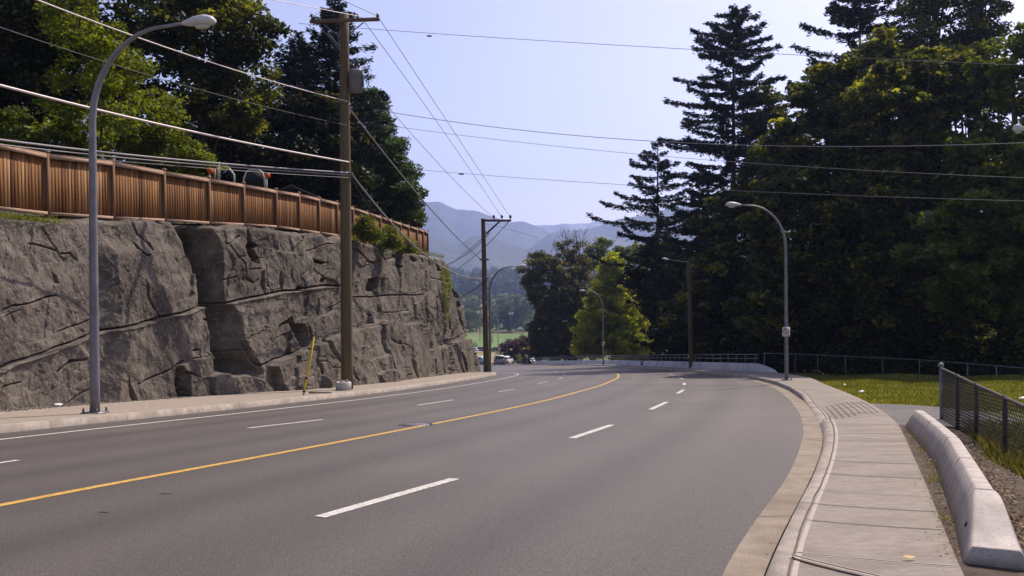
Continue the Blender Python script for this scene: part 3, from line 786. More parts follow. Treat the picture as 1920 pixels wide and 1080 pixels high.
D += .020 * fbm(SS * 3.2, Zg * 2.4, 2, 4) + .010 * fbm(SS * 9, Zg * 7, 5, 2)
e3, r3, lx3, ly3 = voronoi(SS * 2.6 + .3 * Zg, Zg * 2.2 + .8 * SS, 37)
D += .016 * (r3 - .5) + .03 * lx3 * (r3 - .5) + .03 * ly3 * (.5 - r3)
D -= .05 * np.clip(fbm(wpx / 11, wpy / 24, 31, 3) - .55, 0, 1)
# round the lip at the top
D += D0
Zg2 = Zg - .03 * smooth((tt - .96) / .04) + .05 * fbm(SS * 1.1, 3, 1, 3) * smooth((tt - .8) / .2)
Xw = cols[None, :, 0] + Nn[None, :, 0] * D; Yw = cols[None, :, 1] + Nn[None, :, 1] * D
nC = len(cpx)
Vw = np.column_stack([Xw.ravel(), Yw.ravel(), Zg2.ravel()])
# cap running back onto the terrace, and the far end turning left
extra = []
back = np.column_stack([Xw[-1] - Nn[:, 0] * 1.6, Yw[-1] - Nn[:, 1] * 1.6, Zg2[-1] + .05]); extra.append(back)
Vw = np.vstack([Vw, back])
I, J = np.meshgrid(np.arange(nr), np.arange(nC - 1), indexing='ij'); a = (I * nC + J).ravel()
Fw = np.column_stack([a, a + 1, a + nC + 1, a + nC])
m0 = len(Vw); ne = 14; endc = []
for q in range(1, ne + 1):
    t = q / ne
    rr = fbm(np.full(nr + 1, q * .7), np.linspace(0, 6, nr + 1), 3, 3) * .35
    base = Vw[np.arange(nr + 1) * nC + nC - 1]
    shift = np.array([-1.0, .25, 0]) * 26 * t ** 1.5
    P = base + shift; P[:, 2] = base[:, 2] + (zb[-1] - base[:, 2]) * .0
    zt = np.linspace(0, 1, nr + 1)
    P[:, 2] = zb[-1] - .3 + (min(ztop[-1] + 14 * t, 2.2) - zb[-1] + .3) * zt
    P[:, 1] += rr; P[:, 0] += rr * .5; endc.append(P)
Vw = np.vstack([Vw] + endc)
idx0 = np.arange(nr + 1) * nC + nC - 1; fe = []
prev = idx0
for q in range(ne):
    cur = m0 + q * (nr + 1) + np.arange(nr + 1)
    fe.append(np.column_stack([prev[:-1], cur[:-1], cur[1:], prev[1:]])); prev = cur
Fw = np.vstack([Fw] + fe)
M['rock'] = mat('sculpted_rock', (.082, .067, .054), (.172, .145, .118), 2.6, .92, .8, 16, c3=(.050, .041, .034), scale3=.45, amt3=.8, speck=(9, (.25, .215, .18), .5), detail=9, spec=.2)
wall = npmesh('rock_wall', Vw, Fw, M['rock'], None, None, False)
tag(wall, 'long grey sculpted rock face with cracks and ledges beside the left footway', 'rock wall')
# keep the ledges crisp, soften the rest
# terrace (hillside) above the wall
lip = np.column_stack([Xw[-1], Yw[-1]])[::6]; lip = lip[lip[:, 1] < 66.0]
lz = Zg2[-1][::6][:len(lip)]
lz = np.where(np.arange(len(lz)) >= 0, np.maximum(lz, 1.95), lz)
nl = len(lip); V = []; W = [0.55, 1.0, 1.8, 4, 8, 14, 25, 45, 80, 140]
Nl = -Nn[::6][:nl]
for w in W:
    P = lip + Nl * w * 1.0
    z = np.interp(w, [0, 1, 4, 14, 45, 140], [0, .14, .75, 1.6, 6, 26]) + (np.full(nl, 2.18) if w > .6 else lz + .02)
    V.append(np.column_stack([P, z + .08 * fbm(P[:, 0] * .5, P[:, 1] * .5, 3, 2) * (w > 1)]))
V = np.concatenate(V)
Fs = np.array([(j * nl + i, j * nl + i + 1, (j + 1) * nl + i + 1, (j + 1) * nl + i) for j in range(len(W) - 1) for i in range(nl - 1)])
# end slope down beyond the wall
last = V[np.arange(len(W)) * nl + nl - 1]
e1_ = last + np.array([-2, 8, -.5]); e2_ = last + np.array([-10, 22, -3.0]); e3_ = last + np.array([-40, 70, -9.0]); e4_ = last + np.array([-80, 130, -14.0])
V = np.vstack([V, e1_, e2_, e3_, e4_]); k0 = (len(W)) * nl; w_ = len(W); ff = []
idx = [np.arange(w_) * nl + nl - 1] + [k0 + q * w_ + np.arange(w_) for q in range(4)]
for q in range(4):
    for j in range(w_ - 1): ff.append((idx[q][j], idx[q + 1][j], idx[q + 1][j + 1], idx[q][j + 1]))
Fs = np.vstack([Fs, np.array(ff)])
hill = npmesh('hillside', V, Fs, M['soil']); hill['kind'] = 'structure'
def ztop_at(X, Y): return 2.2

# stones along the foot of the wall
def scatter_stones(name, pts, zoff, smin, smax, m, seed=1):
    r = np.random.default_rng(seed); Vs = []; Fs = []; at_ = []
    base = np.array([(1, 0, 0), (-1, 0, 0), (0, 1, 0), (0, -1, 0), (0, 0, 1), (0, 0, -1)], float)
    f = np.array([(0, 2, 4), (2, 1, 4), (1, 3, 4), (3, 0, 4), (2, 0, 5), (1, 2, 5), (3, 1, 5), (0, 3, 5)])
    n = len(pts); s = r.uniform(smin, smax, n) ** 1.0
    B = base[None] * r.uniform(.6, 1.2, (n, 6, 1)) * s[:, None, None] * np.array([1, 1, .7])
    th = r.uniform(0, 6.28, n); c, s_ = np.cos(th), np.sin(th)
    x = B[..., 0] * c[:, None] - B[..., 1] * s_[:, None]; y = B[..., 0] * s_[:, None] + B[..., 1] * c[:, None]
    V = np.stack([x + pts[:, 0:1], y + pts[:, 1:2], B[..., 2] + (zg(pts[:, 0], pts[:, 1]) + zoff)[:, None]], -1).reshape(-1, 3)
    Fs = (f[None] + (np.arange(n) * 6)[:, None, None]).reshape(-1, 3)
    return npmesh(name, V, Fs, m, None, np.repeat(r.random(n), 8))
r_ = np.random.default_rng(5)
STONE = tintmat('loose_stone', [(.08, .07, .06), (.16, .14, .12), (.28, .25, .21)], .9)
wb = wbase[(wbase[:, 1] > 14) & (wbase[:, 1] < 73)]
k = r_.integers(0, len(wb), 9000); wn_ = offset(wb, 1) - wb
pts = wb[k] + wn_[k] * (np.abs(r_.normal(0, .17, 9000)) + .05)[:, None] + r_.normal(0, .05, (9000, 2))
tag(scatter_stones('gravel', pts, .16, .012, .045, STONE, 2), 'grey gravel and rubble lying along the foot of the rock face', 'gravel', kind='stuff')
# ---------------------------------------------------------------- wooden fence on the terrace
fl = offset(wbase, -1.45)
fpost_px = [-1250, -900, -680, -520, -410, -320, -236, -140, -38, 89, 212, 308, 392, 457, 518, 561, 598, 632, 662, 689, 713, 733, 751, 766, 782, 793, 802]
fpost = [col_on(fl, x, 420) for x in fpost_px] + [col_on(fl, 802, 420) + np.array([-1.7, 3.4])]
top_tab = ([0, 89, 212, 308, 392, 457, 518, 561, 632, 713, 751, 802], [283, 287, 302, 320, 334, 345, 356, 363, 379, 405, 418, 434])
bot_tab = ([0, 89, 212, 308, 392, 457, 518, 561, 632, 713, 751, 802], [396, 403, 411, 415, 420, 423, 427, 433, 443, 463, 470, 478])
ftop = []; fbot = []
for x, p in zip(fpost_px + [812], fpost):
    xx = max(x, 0)
    ty = np.interp(xx, *top_tab); by = np.interp(xx, *bot_tab)
    ftop.append(ray(max(x, 0), ty)[1] * p[1]); fbot.append(ray(max(x, 0), by)[1] * p[1])
ftop[-1] = ftop[-2] - .25; fbot[-1] = fbot[-2] - .05
for i in range(9): ftop[i] = ftop[9] + .02 * (9 - i); fbot[i] = fbot[9] + 0.0
fence = empty('wooden_fence', (fpost[0][0], fpost[0][1], 2.1), 'brown cedar board fence stepping along the top of the rock face', 'fence')
fo = np.array([fpost[0][0], fpost[0][1], 2.1])
rg = np.random.default_rng(11)
for i, p in enumerate(fpost):
    mb = MB(); h = ftop[i] - fbot[i]
    d = fpost[min(i + 1, len(fpost) - 1)] - fpost[max(i - 1, 0)]; th = math.atan2(d[1], d[0]); R = Matrix.Rotation(th, 3, 'Z')
    mb.box(np.array([p[0], p[1], fbot[i] + h / 2 - .05]) - fo, (.10, .10, h + .14), R)
    o = mb.build('post', POSTM, fence)
    mb = MB(); mb.box(np.array([p[0], p[1], ftop[i] + .045]) - fo, (.13, .13, .025), R); mb.box(np.array([p[0], p[1], ftop[i] + .075]) - fo, (.12, .12, .03), R, taper=.3)
    mb.build('post_cap', RAIL, o)
for i in range(len(fpost) - 1):
    p, q = np.array(fpost[i]), np.array(fpost[i + 1]); d = q - p; L = np.linalg.norm(d); d /= L; nrm = np.array([d[1], -d[0]])
    th = math.atan2(d[1], d[0]); R0 = Matrix.Rotation(th, 3, 'Z')
    mb = MB(); nb = max(6, int(L / .135)); s = (L - .13) / nb
    for k in range(nb):
        t0 = .065 + k * s + s / 2; t = t0 / L; c = p + d * t0 - nrm * (.012 + .004 * (k % 2)) - nrm * .03
        zt = ftop[i] * (1 - t) + ftop[i + 1] * t - .19; zb_ = fbot[i] * (1 - t) + fbot[i + 1] * t + .06
        a = np.clip(rg.normal(.5, .27), 0, 1)
        mb.box(np.array([c[0], c[1], (zt + zb_) / 2]) - fo, (s - .008, .018, zt - zb_ + .12), R0, a)
    pan = mb.build('board_panel', FENCE, fence)
    for nm, dz, hh, dd, which in (('top_rail', -.10, .11, .045, 0), ('cap_rail', -.025, .03, .09, 0), ('bottom_rail', .045, .09, .06, 1)):
        z0 = (fbot if which else ftop)[i] + dz; z1 = (fbot if which else ftop)[i + 1] + dz
        off = nrm * (.035 if nm != 'cap_rail' else 0.0)
        A = np.array([*(p + d * .062 + off), z0]) - fo; B = np.array([*(q - d * .062 + off), z1]) - fo
        secs = []
        for E_ in (A, B):
            secs.append([E_ + np.array([*(nrm * sx_ * dd / 2), sz_ * hh / 2]) for sx_, sz_ in ((-1, -1), (1, -1), (1, 1), (-1, 1))])
        mb = MB(); mb.loft(secs); mb.build(nm, RAIL, fence)

# ---------------------------------------------------------------- street lamps
def make_lamp():
    root = empty('street_lamp')
    mb = MB(); mb.box((0, 0, .015), (.42, .42, .03)); 
    mb.build('base_plate', M['galv'], root)
    for sx in (-1, 1):
        for sy in (-1, 1): mb = MB(); mb.tube([(sx * .16, sy * .16, .02), (sx * .16, sy * .16, .12)], .022, 6); mb.build('anchor_bolt', M['galv_dark'], root)
    # arm swings toward +x
    P = [(0, 0, z) for z in np.linspace(.03, 6.2, 12)]
    for t in np.linspace(.12, 1, 12) * math.pi / 2:
        P.append((1.75 * (1 - math.cos(t)), 0, 6.2 + 1.92 * math.sin(t)))
    P.append((2.2, 0, 8.15))
    mb = MB(); r = np.interp(np.arange(len(P)), [0, 11, len(P) - 1], [.105, .075, .035]); mb.tube(P, r, 8)
    mb.build('pole', M['galv'], root, False)
    hd = MB(); secs = []
    for x, w, h, zc in ((2.15, .05, .05, 8.15), (2.25, .11, .10, 8.155), (2.45, .19, .17, 8.17), (2.68, .21, .20, 8.18), (2.84, .17, .16, 8.17), (2.92, .07, .07, 8.155)):
        secs.append([(x, w * math.cos(t) * .8, zc + h * math.sin(t) * (.55 if math.sin(t) < 0 else .6)) for t in np.linspace(0, 2 * math.pi, 14)[:-1]])
    hd.loft(secs); head = hd.build('lamp_head', M['lamp_head'], root, True)
    mb = MB(); mb.loft([[(2.62 + .17 * k * math.cos(t), .11 * k * math.sin(t), 8.075 - dz) for t in np.linspace(0, 2 * math.pi, 14)[:-1]] for k, dz in ((1, 0), (.9, .035), (.5, .06))]); mb.build('lens', M['lens'], head, True)
    return root
lamp = make_lamp()
def base_at(px, py, off=.15):
    x, y = bp(px, py, off); return Vector((x, y, zgf(x, y) + off))
def place_lamp(o, loc, hpx, rz, reach, label, lean=0):
    """hpx: height in pixels of the lamp's top"""
    H = hpx / F * loc.y
    o.location = loc; s = H / 8.28
    o.scale = (s * reach, s * reach, s); o.rotation_euler = (0, lean, rz)
    tag(o, label, 'street lamp', 'curved steel street lamps along the road')
L2 = copy_tree(lamp); L3 = copy_tree(lamp); L4 = copy_tree(lamp); L5 = copy_tree(lamp); L6 = copy_tree(lamp)
place_lamp(lamp, base_at(178, 775), 729, math.radians(-12), .99, 'nearest tall grey street lamp standing on the left footway in front of the rock')
place_lamp(L2, base_at(1475, 712), 333, math.radians(186), .98, 'grey street lamp with a parking sign on the right kerb, arm reaching left')
place_lamp(L3, base_at(919, 697.5), 201, math.radians(2), .98, 'slim street lamp beside the second utility pole at the end of the rock')
place_lamp(L4, Vector((9.9, 99.0, zgf(9.9, 99) + .14)), 141, math.radians(180), .88, 'distant street lamp in front of the yellow green tree at the barrier')
L5.location = at(950, 668, 210); place_lamp(L5, at(951, 669, 210), 38, math.radians(180), .8, 'tiny far street lamp in front of the purple plum tree')
# one more lamp on the right, only its head reaches into the picture
xx, yy = 14.6, 24.0
L6.location = (xx, yy, zgf(xx, yy)); H6 = at(1905, 234, 24.0).z - zgf(xx, yy); s6 = H6 / 8.28
hx = at(1899, 240, 24.0); L6.scale = (s6 * .42 / .42, s6, s6); reach = (xx - hx.x) / 2.92; L6.scale = (reach, reach, s6); L6.rotation_euler = (0, 0, math.pi)
tag(L6, 'street lamp head just reaching in at the right edge among the trees', 'street lamp', 'curved steel street lamps along the road')

# no-parking signs
def sign_np(name, c, w, h, label):
    root = empty(name, c, label, 'sign', 'no parking signs on the lamp posts')
    mb = MB(); n = 5; r = .12 * w; pts = []
    for cx, cy, a0 in ((w / 2 - r, h / 2 - r, 0), (-w / 2 + r, h / 2 - r, 90), (-w / 2 + r, -h / 2 + r, 180), (w / 2 - r, -h / 2 + r, 270)):
        for k in range(n): a = math.radians(a0 + 90 * k / (n - 1)); pts.append((cx + r * math.cos(a), cy + r * math.sin(a)))
    mb.loft([[(x, y, z) for x, z in pts] for y in (.0, -.012)]); mb.build('sign_plate', M['sign_white'], root)
    mb = MB(); R1, R2 = w * .40, w * .31; zc = h * .08; N = 28; V = []; 
    for y in (-.016,):
        for rr in (R1, R2):
            V += [(rr * math.cos(t), y, zc + rr * math.sin(t)) for t in np.linspace(0, 2 * math.pi, N, endpoint=False)]
    mb.add(V, [(k, (k + 1) % N, N + (k + 1) % N, N + k) for k in range(N)])
    Rm = Matrix.Rotation(math.radians(45), 3, 'Y'); mb.box((0, -.0165, zc), (w * .66, .002, w * .085), Rm); mb.build('red_ring', M['sign_red'], root)
    mb = MB(); mb.box((-w * .09, -.0145, zc), (w * .075, .002, w * .40))
    V = []; rr = w * .125
    for q in (rr, rr - w * .07): V += [(w * -.05 + q * math.cos(t), -.0147, zc + w * .09 + q * .9 * math.sin(t)) for t in np.linspace(-math.pi / 2, math.pi / 2, 9)]
    mb.add(V, [(k, k + 1, 9 + k + 1, 9 + k) for k in range(8)])
    mb.box((-w * .05, -.0149, zc + w * .19), (w * .1, .002, w * .06)); mb.box((-w * .05, -.0149, zc - w * .01), (w * .1, .002, w * .06))
    mb.build('letter_p', M['sign_black'], root)
    mb = MB(); mb.box((w * .28, -.0147, -h * .37), (w * .2, .002, w * .10)); mb.box((-w * .28, -.0147, -h * .37), (w * .2, .002, w * .03)); mb.build('arrow', M['sign_black'], root)
    mb = MB(); 
    for z in (.12, -.12): mb.box((0, .045, z), (.06, .09, .03))
    mb.build('bracket', M['galv'], root)
    return root
b2 = L2.location
sp = at(1474, 622, b2.y - .17)
sg = sign_np('no_parking_sign', sp, 14.5 * b2.y / F, 17.5 * b2.y / F, 'white no parking sign with red ring on the right kerb lamp post')
sg2 = sign_np('no_parking_sign', at(1131, 645, 98.8), .32, .42, 'tiny no parking sign on the distant lamp post by the barrier')

# ---------------------------------------------------------------- utility poles
def wood_pole(base, top, r0, r1, m, root, name='pole'):
    mb = MB(); P = [np.array(base) * (1 - t) + np.array(top) * t for t in np.linspace(0, 1, 14)]
    mb.tube(P, np.linspace(r0, r1, 14), 14); o = mb.build(name, m, root, True); return o
P1b = base_at(651, 730); P1 = empty('utility_pole', P1b, 'big wooden utility pole with crossarm standing on the left footway before the rock', 'utility pole', 'wooden utility poles')
p1top = at(645, 26, P1b.y) - P1b
wood_pole((0, 0, -.1), p1top, .24, .185, M['pole'], P1)
def rel(px, py, Y): return at(px, py, Y) - P1b
Y1 = P1b.y
def insul(p, root, s=1.0):
    mb = MB(); mb.lathe(p, [(.02 * s, 0), (.02 * s, .08 * s), (.07 * s, .09 * s), (.05 * s, .13 * s), (.075 * s, .15 * s), (.05 * s, .19 * s), (.03 * s, .24 * s), (.005, .25 * s)], 10)
    return mb.build('insulator', M['porcelain'], root, True)
A, B = rel(584, 44, Y1 + .12), rel(713, 39.5, Y1 - .22)
def beam(a, b, w, h, name, m, root):
    a, b = Vector(a), Vector(b); d = (b - a); L = d.length; d.normalize(); up = Vector((0, 0, 1)); s = d.cross(up).normalized(); up = s.cross(d)
    mb = MB(); mb.loft([[tuple(e + s * sx * w / 2 + up * sz * h / 2) for sx, sz in ((-1, -1), (1, -1), (1, 1), (-1, 1))] for e in (a, b)]); return mb.build(name, m, root)
arm = beam(A + Vector((0, -.25, 0)), B + Vector((0, -.25, 0)), .11, .13, 'crossarm', M['arm'], P1)
for a, b in ((rel(682, 42, Y1 - .33), rel(655, 63, Y1 - .22)), (rel(607, 46, Y1 - .2), rel(637, 68, Y1 - .2)), (rel(614, 62, Y1 - .1), rel(638, 88, Y1 - .2))): beam(a, b, .02, .045, 'brace', M['galv'], P1)
ins_p = [(708, 36), (671, 37.5), (586, 40)]
for x, y in ins_p: insul(rel(x, y, Y1 - .35), P1, 1.0)
# transformer can
tf_ = empty('transformer', (0, 0, 0)); tf_.parent = P1
tc = rel(667.5, 173, Y1 - .1)
mb = MB(); mb.lathe(tc, [(.20, 0), (.262, .02), (.262, .80), (.275, .81), (.275, .84), (.25, .86), (.12, .92), (.001, .93)], 20); tk = mb.build('transformer_tank', M['galv'], P1, True)
bpy.data.objects.remove(tf_)
for q in (-.1, .12): insul(tc + Vector((q, -.05, .90)), P1, .9)
mb = MB()
for z in (.15, .65): mb.box(tuple(tc + Vector((-.3, 0, z))), (.16, .08, .06))
mb.box(tuple(tc + Vector((.30, -.05, .45))), (.05, .05, .5)); mb.build('transformer_bracket', M['galv_dark'], P1)
mb = MB()
for dx, dz in ((.0, 0), (.06, -.05)):
    mb.tube([tuple(tc + Vector((.28 + .27 * math.sin(t), -.1, .05 + 1.0 * (1 - math.cos(t)) / 2 * 1 + dz))) for t in np.linspace(.25, math.pi, 10)], .011, 5)
mb.tube([tuple(tc + Vector((.12, -.05, 1.1))), tuple(tc + Vector((.10, -.1, 1.5))), tuple(tc + Vector((-.1, -.1, 1.65)))], .011, 5)
mb.tube([tuple(rel(640, 96, Y1 - .3)), tuple(rel(634, 70, Y1 - .3)), tuple(rel(638, 58, Y1 - .3))], .012, 5)
mb.build('leads', M['wire_mid'], P1)
for (x, y) in ((655, 303), (655, 325)): mb = MB(); mb.box(tuple(rel(x - 3, y, Y1 - .22)), (.4, .08, .06)); mb.build('cable_clamp', M['galv_dark'], P1)
# grey ground conduit drum at its foot
g = base_at(647, 731.5); gd = empty('concrete_collar', g + Vector((0, -.33, 0)), 'squat grey concrete drum against the foot of the big utility pole', 'concrete drum')
mb = MB(); mb.lathe((0, 0, 0), [(.30, 0), (.30, .33), (.26, .36), (.22, .36), (.22, .30), (.001, .30)], 18); mb.build('drum', M['parapet'], gd, True)
mb = MB(); mb.box((-.02, -.05, .37), (.16, .3, .05)); mb.box((.12, .06, .40), (.1, .12, .06)); mb.build('lid_stones', M['curb'], gd)

P2b = base_at(912, 697); P2 = empty('utility_pole', P2b, 'second wooden utility pole with a one sided crossarm beyond the rock end', 'utility pole', 'wooden utility poles')
Y2 = P2b.y
def rel2(px, py, Y): return at(px, py, Y) - P2b
wood_pole((0, 0, -.1), rel2(906, 410, Y2), .22, .16, M['pole'], P2)
beam(rel2(903, 413.5, Y2 - .24), rel2(958.5, 413.5, Y2 - .24), .12, .16, 'crossarm', M['pole_dark'], P2)
beam(rel2(937, 415, Y2 - .24), rel2(911, 438, Y2 - .2), .05, .10, 'brace', M['pole_dark'], P2)
for x in (926, 941, 957): insul(rel2(x, 412, Y2 - .24), P2, 1.5)
for (x, y, w) in ((908, 486.5, .7), (910, 522, .5), (912, 540, .6)): mb = MB(); mb.box(tuple(rel2(x, y, Y2)), (w, .5, .12)); mb.build('cable_clamp', M['galv_dark'], P2)
mb = MB()
mb.tube([tuple(rel2(x, y, Y2 - .5)) for x, y in ((913, 537), (910, 548), (909, 560), (911, 572), (912, 566))], .035, 5)
mb.tube([tuple(rel2(x, y, Y2 - .5)) for x, y in ((899, 556), (897, 568), (900, 574), (902, 566))], .03, 5); mb.build('cable_loops', M['wire_mid'], P2)

# wooden pole with lamp arm behind the barrier
c = at(1297, 668, 64); P3_ = empty('utility_pole', c - Vector((0, 0, 2.5)), 'bare leaning wooden pole with a lamp arm behind the concrete barrier', 'utility pole', 'wooden utility poles')
o0 = c - Vector((0, 0, 2.5))
wood_pole((0, 0, 0), at(1291, 489, 64) - o0, .19, .14, M['pole'], P3_)
mb = MB(); mb.tube([tuple(at(x, y, 63.8) - o0) for x, y in ((1291, 492), (1275, 490), (1262, 488), (1252, 486))], .035, 6); mb.build('lamp_arm', M['galv'], P3_)
mb = MB(); mb.loft([[tuple(at(x, y, 63.8) - o0 + Vector((0, .11 * math.cos(t) * k, .08 * math.sin(t) * k))) for t in np.linspace(0, 6.28, 9)[:-1]] for x, y, k in ((1254, 486.5, .4), (1250, 486, 1), (1245, 485, 1), (1241, 484.5, .4))]); mb.build('lamp_head', M['lamp_head'], P3_, True)

def thin_pole(name, px, py0, py1, Y, r, label, cat, m=None):
    b = at(px, py0, Y); root = empty(name, b, label, cat); mb = MB(); mb.tube([(0, 0, 0), tuple(at(px - .3, py1, Y) - b)], [r, r * .8], 8); mb.build('pole', m or M['pole_dark'], root); return root
tp = thin_pole('utility_pole', 992, 683, 609, 150, .17, 'thin dark pole with a yellow warning sign just left of the far barrier end', 'utility pole')
bb = tp.location
beam(at(985, 612, 150) - bb, at(999, 612, 150) - bb, .1, .12, 'crossarm', M['pole_dark'], tp)
ys = empty('warning_sign', at(991.5, 653, 149.6), 'yellow diamond warning sign on the thin dark pole', 'sign')
mb = MB(); s = .42; mb.loft([[(0, y, s), (s, y, 0), (0, y, -s), (-s, y, 0)] for y in (0, -.02)]); mb.build('sign_plate', M['sign_yellow'], ys)
mb = MB(); mb.box((0, -.025, -.05), (.08, .004, .34)); mb.box((.07, -.025, .1), (.2, .004, .07)); mb.build('bend_mark', M['sign_black'], ys)
ft = []
for px, y0, y1, Y, lab in ((900, 640, 586, 420, 'tall floodlight mast in the park seen left of the second utility pole'), (958, 626, 588, 620, 'tall floodlight mast in front of the big round tree across the field'), (934, 655, 598, 400, 'grey mast standing at the near edge of the green field'), (879, 662, 640, 330, 'short thin mast by the pale lot behind the rock end')):
    t = thin_pole('floodlight_mast', px, y0, y1, Y, .16, lab, 'mast', M['galv'])
    if Y > 330 and px != 934:
        q = at(px, y1, Y) - t.location
        for k in (-1, 1): 
            mb = MB(); mb.box(tuple(q + Vector((k * .9, 0, 0))), (1.3, .5, 1.4)); mb.build('floodlight', M['lamp_head'], t)

# ---------------------------------------------------------------- overhead wires
def wire(pts, r, label, m='wire_mid', n=28, extra=None, name='overhead_wire'):
    """pts: three (px,py,Y) points or Vectors; smooth parabola through them"""
    P = [Vector(p) if isinstance(p, Vector) else at(*p) for p in pts]
    if len(P) == 2:
        P = [P[0], (P[0] + P[1]) / 2 - Vector((0, 0, (P[0] - P[1]).length * .012)), P[1]]
    if len(P) == 3:
        a, b, c = [np.array(p) for p in P]; t1 = np.linalg.norm((b - a)[:2]) / (np.linalg.norm((b - a)[:2]) + np.linalg.norm((c - b)[:2]))
        Q = []
        for t in np.linspace(0, 1, n):
            l0 = (t - t1) * (t - 1) / (t1); l1 = t * (t - 1) / (t1 * (t1 - 1)); l2 = t * (t - t1) / (1 - t1)
            Q.append(a * l0 + b * l1 + c * l2)
    else: Q = [np.array(p) for p in P]
    mb = MB(); mb.tube(Q, r, 6); o = mb.build(name, M[m], None, True)
    tag(o, label, 'wire', 'overhead wires and cables'); return o
def mk(o, x, y, Y): 
    p = at(x, y, Y); return p
# between the two poles
wire([(708, 30, Y1 - .35), (836, 224, 47), (957, 408, Y2 - .24)], .013, 'highest wire running from the crossarm right end to the far crossarm tip', 'wire_dark')
wire([(676, 31, Y1 - .35), (811, 217, 47), (941, 408, Y2 - .24)], .013, 'middle power wire between the two crossarms across the sky', 'wire_dark')
wire([(586, 33, Y1 - .35), (778, 258, 47), (926, 408, Y2 - .24)], .013, 'lower power wire from the crossarm left end to the second pole', 'wire_dark')
wire([(656, 322, Y1 - .3), (800, 480, 50), (905, 523, Y2)], .038, 'thick cable dropping from the big pole across the fence to the second pole', 'wire_mid')
wire([(656, 205, Y1 - .3), (810, 395, 50), (903, 487, Y2)], .03, 'grey cable passing right of the tree crown to the second pole', 'wire_mid')
wire([(656, 330, Y1 - .3), (745, 465, 45), (858, 592, 62)], .012, 'slack dark line hanging down over the fence and the rock', 'wire_dark')
wire([(654, 335, Y1 - .3), (662, 440, Y1 + 2), (790, 540, 54)], .010, 'thin line leaving the big pole low across the rock', 'wire_dark')
wire([(912, 534, Y2), (878, 556, Y2 + 1), (836, 553, Y2 + 3)], .045, 'pale thick cable looping left from the second pole behind the rock', 'wire')
wire([(905, 530, Y2), (880, 548, Y2 + 14), (845, 566, Y2 + 30)], .045, 'dark cable going down left behind the second pole', 'wire_dark')
wire([(918, 437, Y2), (870, 480, Y2 + 25), (820, 500, Y2 + 60)], .03, 'faint far wire descending left behind the second pole crossarm', 'wire_dark')
wire([(941, 412, Y2), (880, 468, Y2 + 25), (820, 512, Y2 + 60)], .03, 'second faint far wire descending left behind the second pole', 'wire_dark')
wire([(957, 412, Y2), (890, 480, Y2 + 25), (824, 524, Y2 + 60)], .03, 'third faint far wire descending left behind the second pole', 'wire_dark')
wire([(912, 420, Y2), (947, 428, Y2 + 12), (1010, 446, Y2 + 30)], .018, 'thin wire leaving the second pole to the right before the mountain', 'wire_dark')
# toward the camera, over the left footway
wire([(654, 304, Y1 - .3), (0, 160, 20.5), (-3400, -900, 5.0)], .033, 'bright thick cable sweeping across the trees to the big pole', 'wire')
wire([(651, 190, Y1 - .3), (70, 0, 19.5), (-900, -420, 10)], .018, 'pale upper cable crossing behind the near lamp arm', 'wire')
wire([(651, 235, Y1 - .3), (300, 147, 26), (-900, -300, 11)], .009, 'faint dark wire below the upper cable in front of the trees', 'wire_dark')
wire([(654, 324, Y1 - .3), (0, 262, 22.5), (-2600, -250, 6)], .03, 'upper of the paired cables running just above the fence', 'wire_mid')
wire([(654, 328, Y1 - .3), (0, 271, 22.5), (-2600, -190, 6)], .018, 'lower of the paired cables running just above the fence', 'wire_mid')
wire([(656, 333, Y1 - .3), (420, 318, 29), (150, 296, 25)], .010, 'short thin cable dipping below the paired cables near the fence', 'wire_mid')
wire([(708, 30, Y1 - .35), (642, 0, 33), (200, -210, 18)], .013, 'power wire leaving the crossarm right end over the picture top', 'wire_mid')
wire([(676, 31, Y1 - .35), (515, 0, 31), (0, -110, 19)], .013, 'power wire leaving the crossarm middle toward the upper left', 'wire')
# transverse lines across the sky
wire([(560, 44, 58), (1180, 86, 48), (2050, 128, 38)], .014, 'topmost wire crossing the whole sky toward the right trees', 'wire_dark')
wire([(560, 178, 58), (1230, 265, 47), (2050, 262, 36)], .018, 'second crossing wire, twisted and thicker, bright before the right trees', 'wire_mid')
wire([(560, 210, 58), (1220, 291, 47), (2050, 338, 36)], .012, 'third crossing wire just under the twisted one', 'wire_mid')
wire([(600, 300, 60), (1180, 347, 48), (2050, 380, 36)], .012, 'lowest crossing wire above the lamp on the right kerb', 'wire_mid')
for px, py, Y in ((805, 67.3, 53.5), (865, 326, 54)):
    s_ = empty('wire_splice', at(px, py, Y), 'small dark splice on the %s crossing wire' % ('topmost' if py < 100 else 'lowest'), 'splice'); mb = MB(); mb.tube([(-.14, 0, 0), (.14, 0, -.01)], .05, 8); mb.build('sleeve', M['black'], s_)

# yellow delineator post, plank
q = base_at(569, 741); yp = empty('marker_post', q, 'yellow plastic marker post leaning right at the left kerb before the rock', 'marker post')
tp_ = at(588, 634, q.y - .05) - q
mb = MB(); mb.tube([(0, 0, 0), tuple(tp_ * .45 + Vector((.01, 0, 0))), tuple(tp_)], [.034, .037, .04], 10); mb.lathe(tuple(tp_), [(.04, 0), (.03, .03), (.001, .04)], 10); mb.build('post', M['ypost'], yp, True)
for t in (.07, .30):
    mb = MB(); mb.tube([tuple(tp_ * (t - .02)), tuple(tp_ * (t + .015))], .043, 10); mb.build('black_band', M['black'], yp)
q = base_at(600, 738); pk = empty('plank', q + Vector((0, 0, .01)), 'short pale plank lying on the left footway beside the yellow post', 'plank')
mb = MB(); a = base_at(580, 738) - q; b = base_at(622, 737) - q; mb.loft([[tuple(Vector(e) + Vector((dx, dy, dz))) for dx, dy, dz in ((0, -.09, 0), (0, .09, 0), (0, .09, .06), (0, -.09, .06))] for e in (a, b)])
mb.build('board', M['curb'], pk)

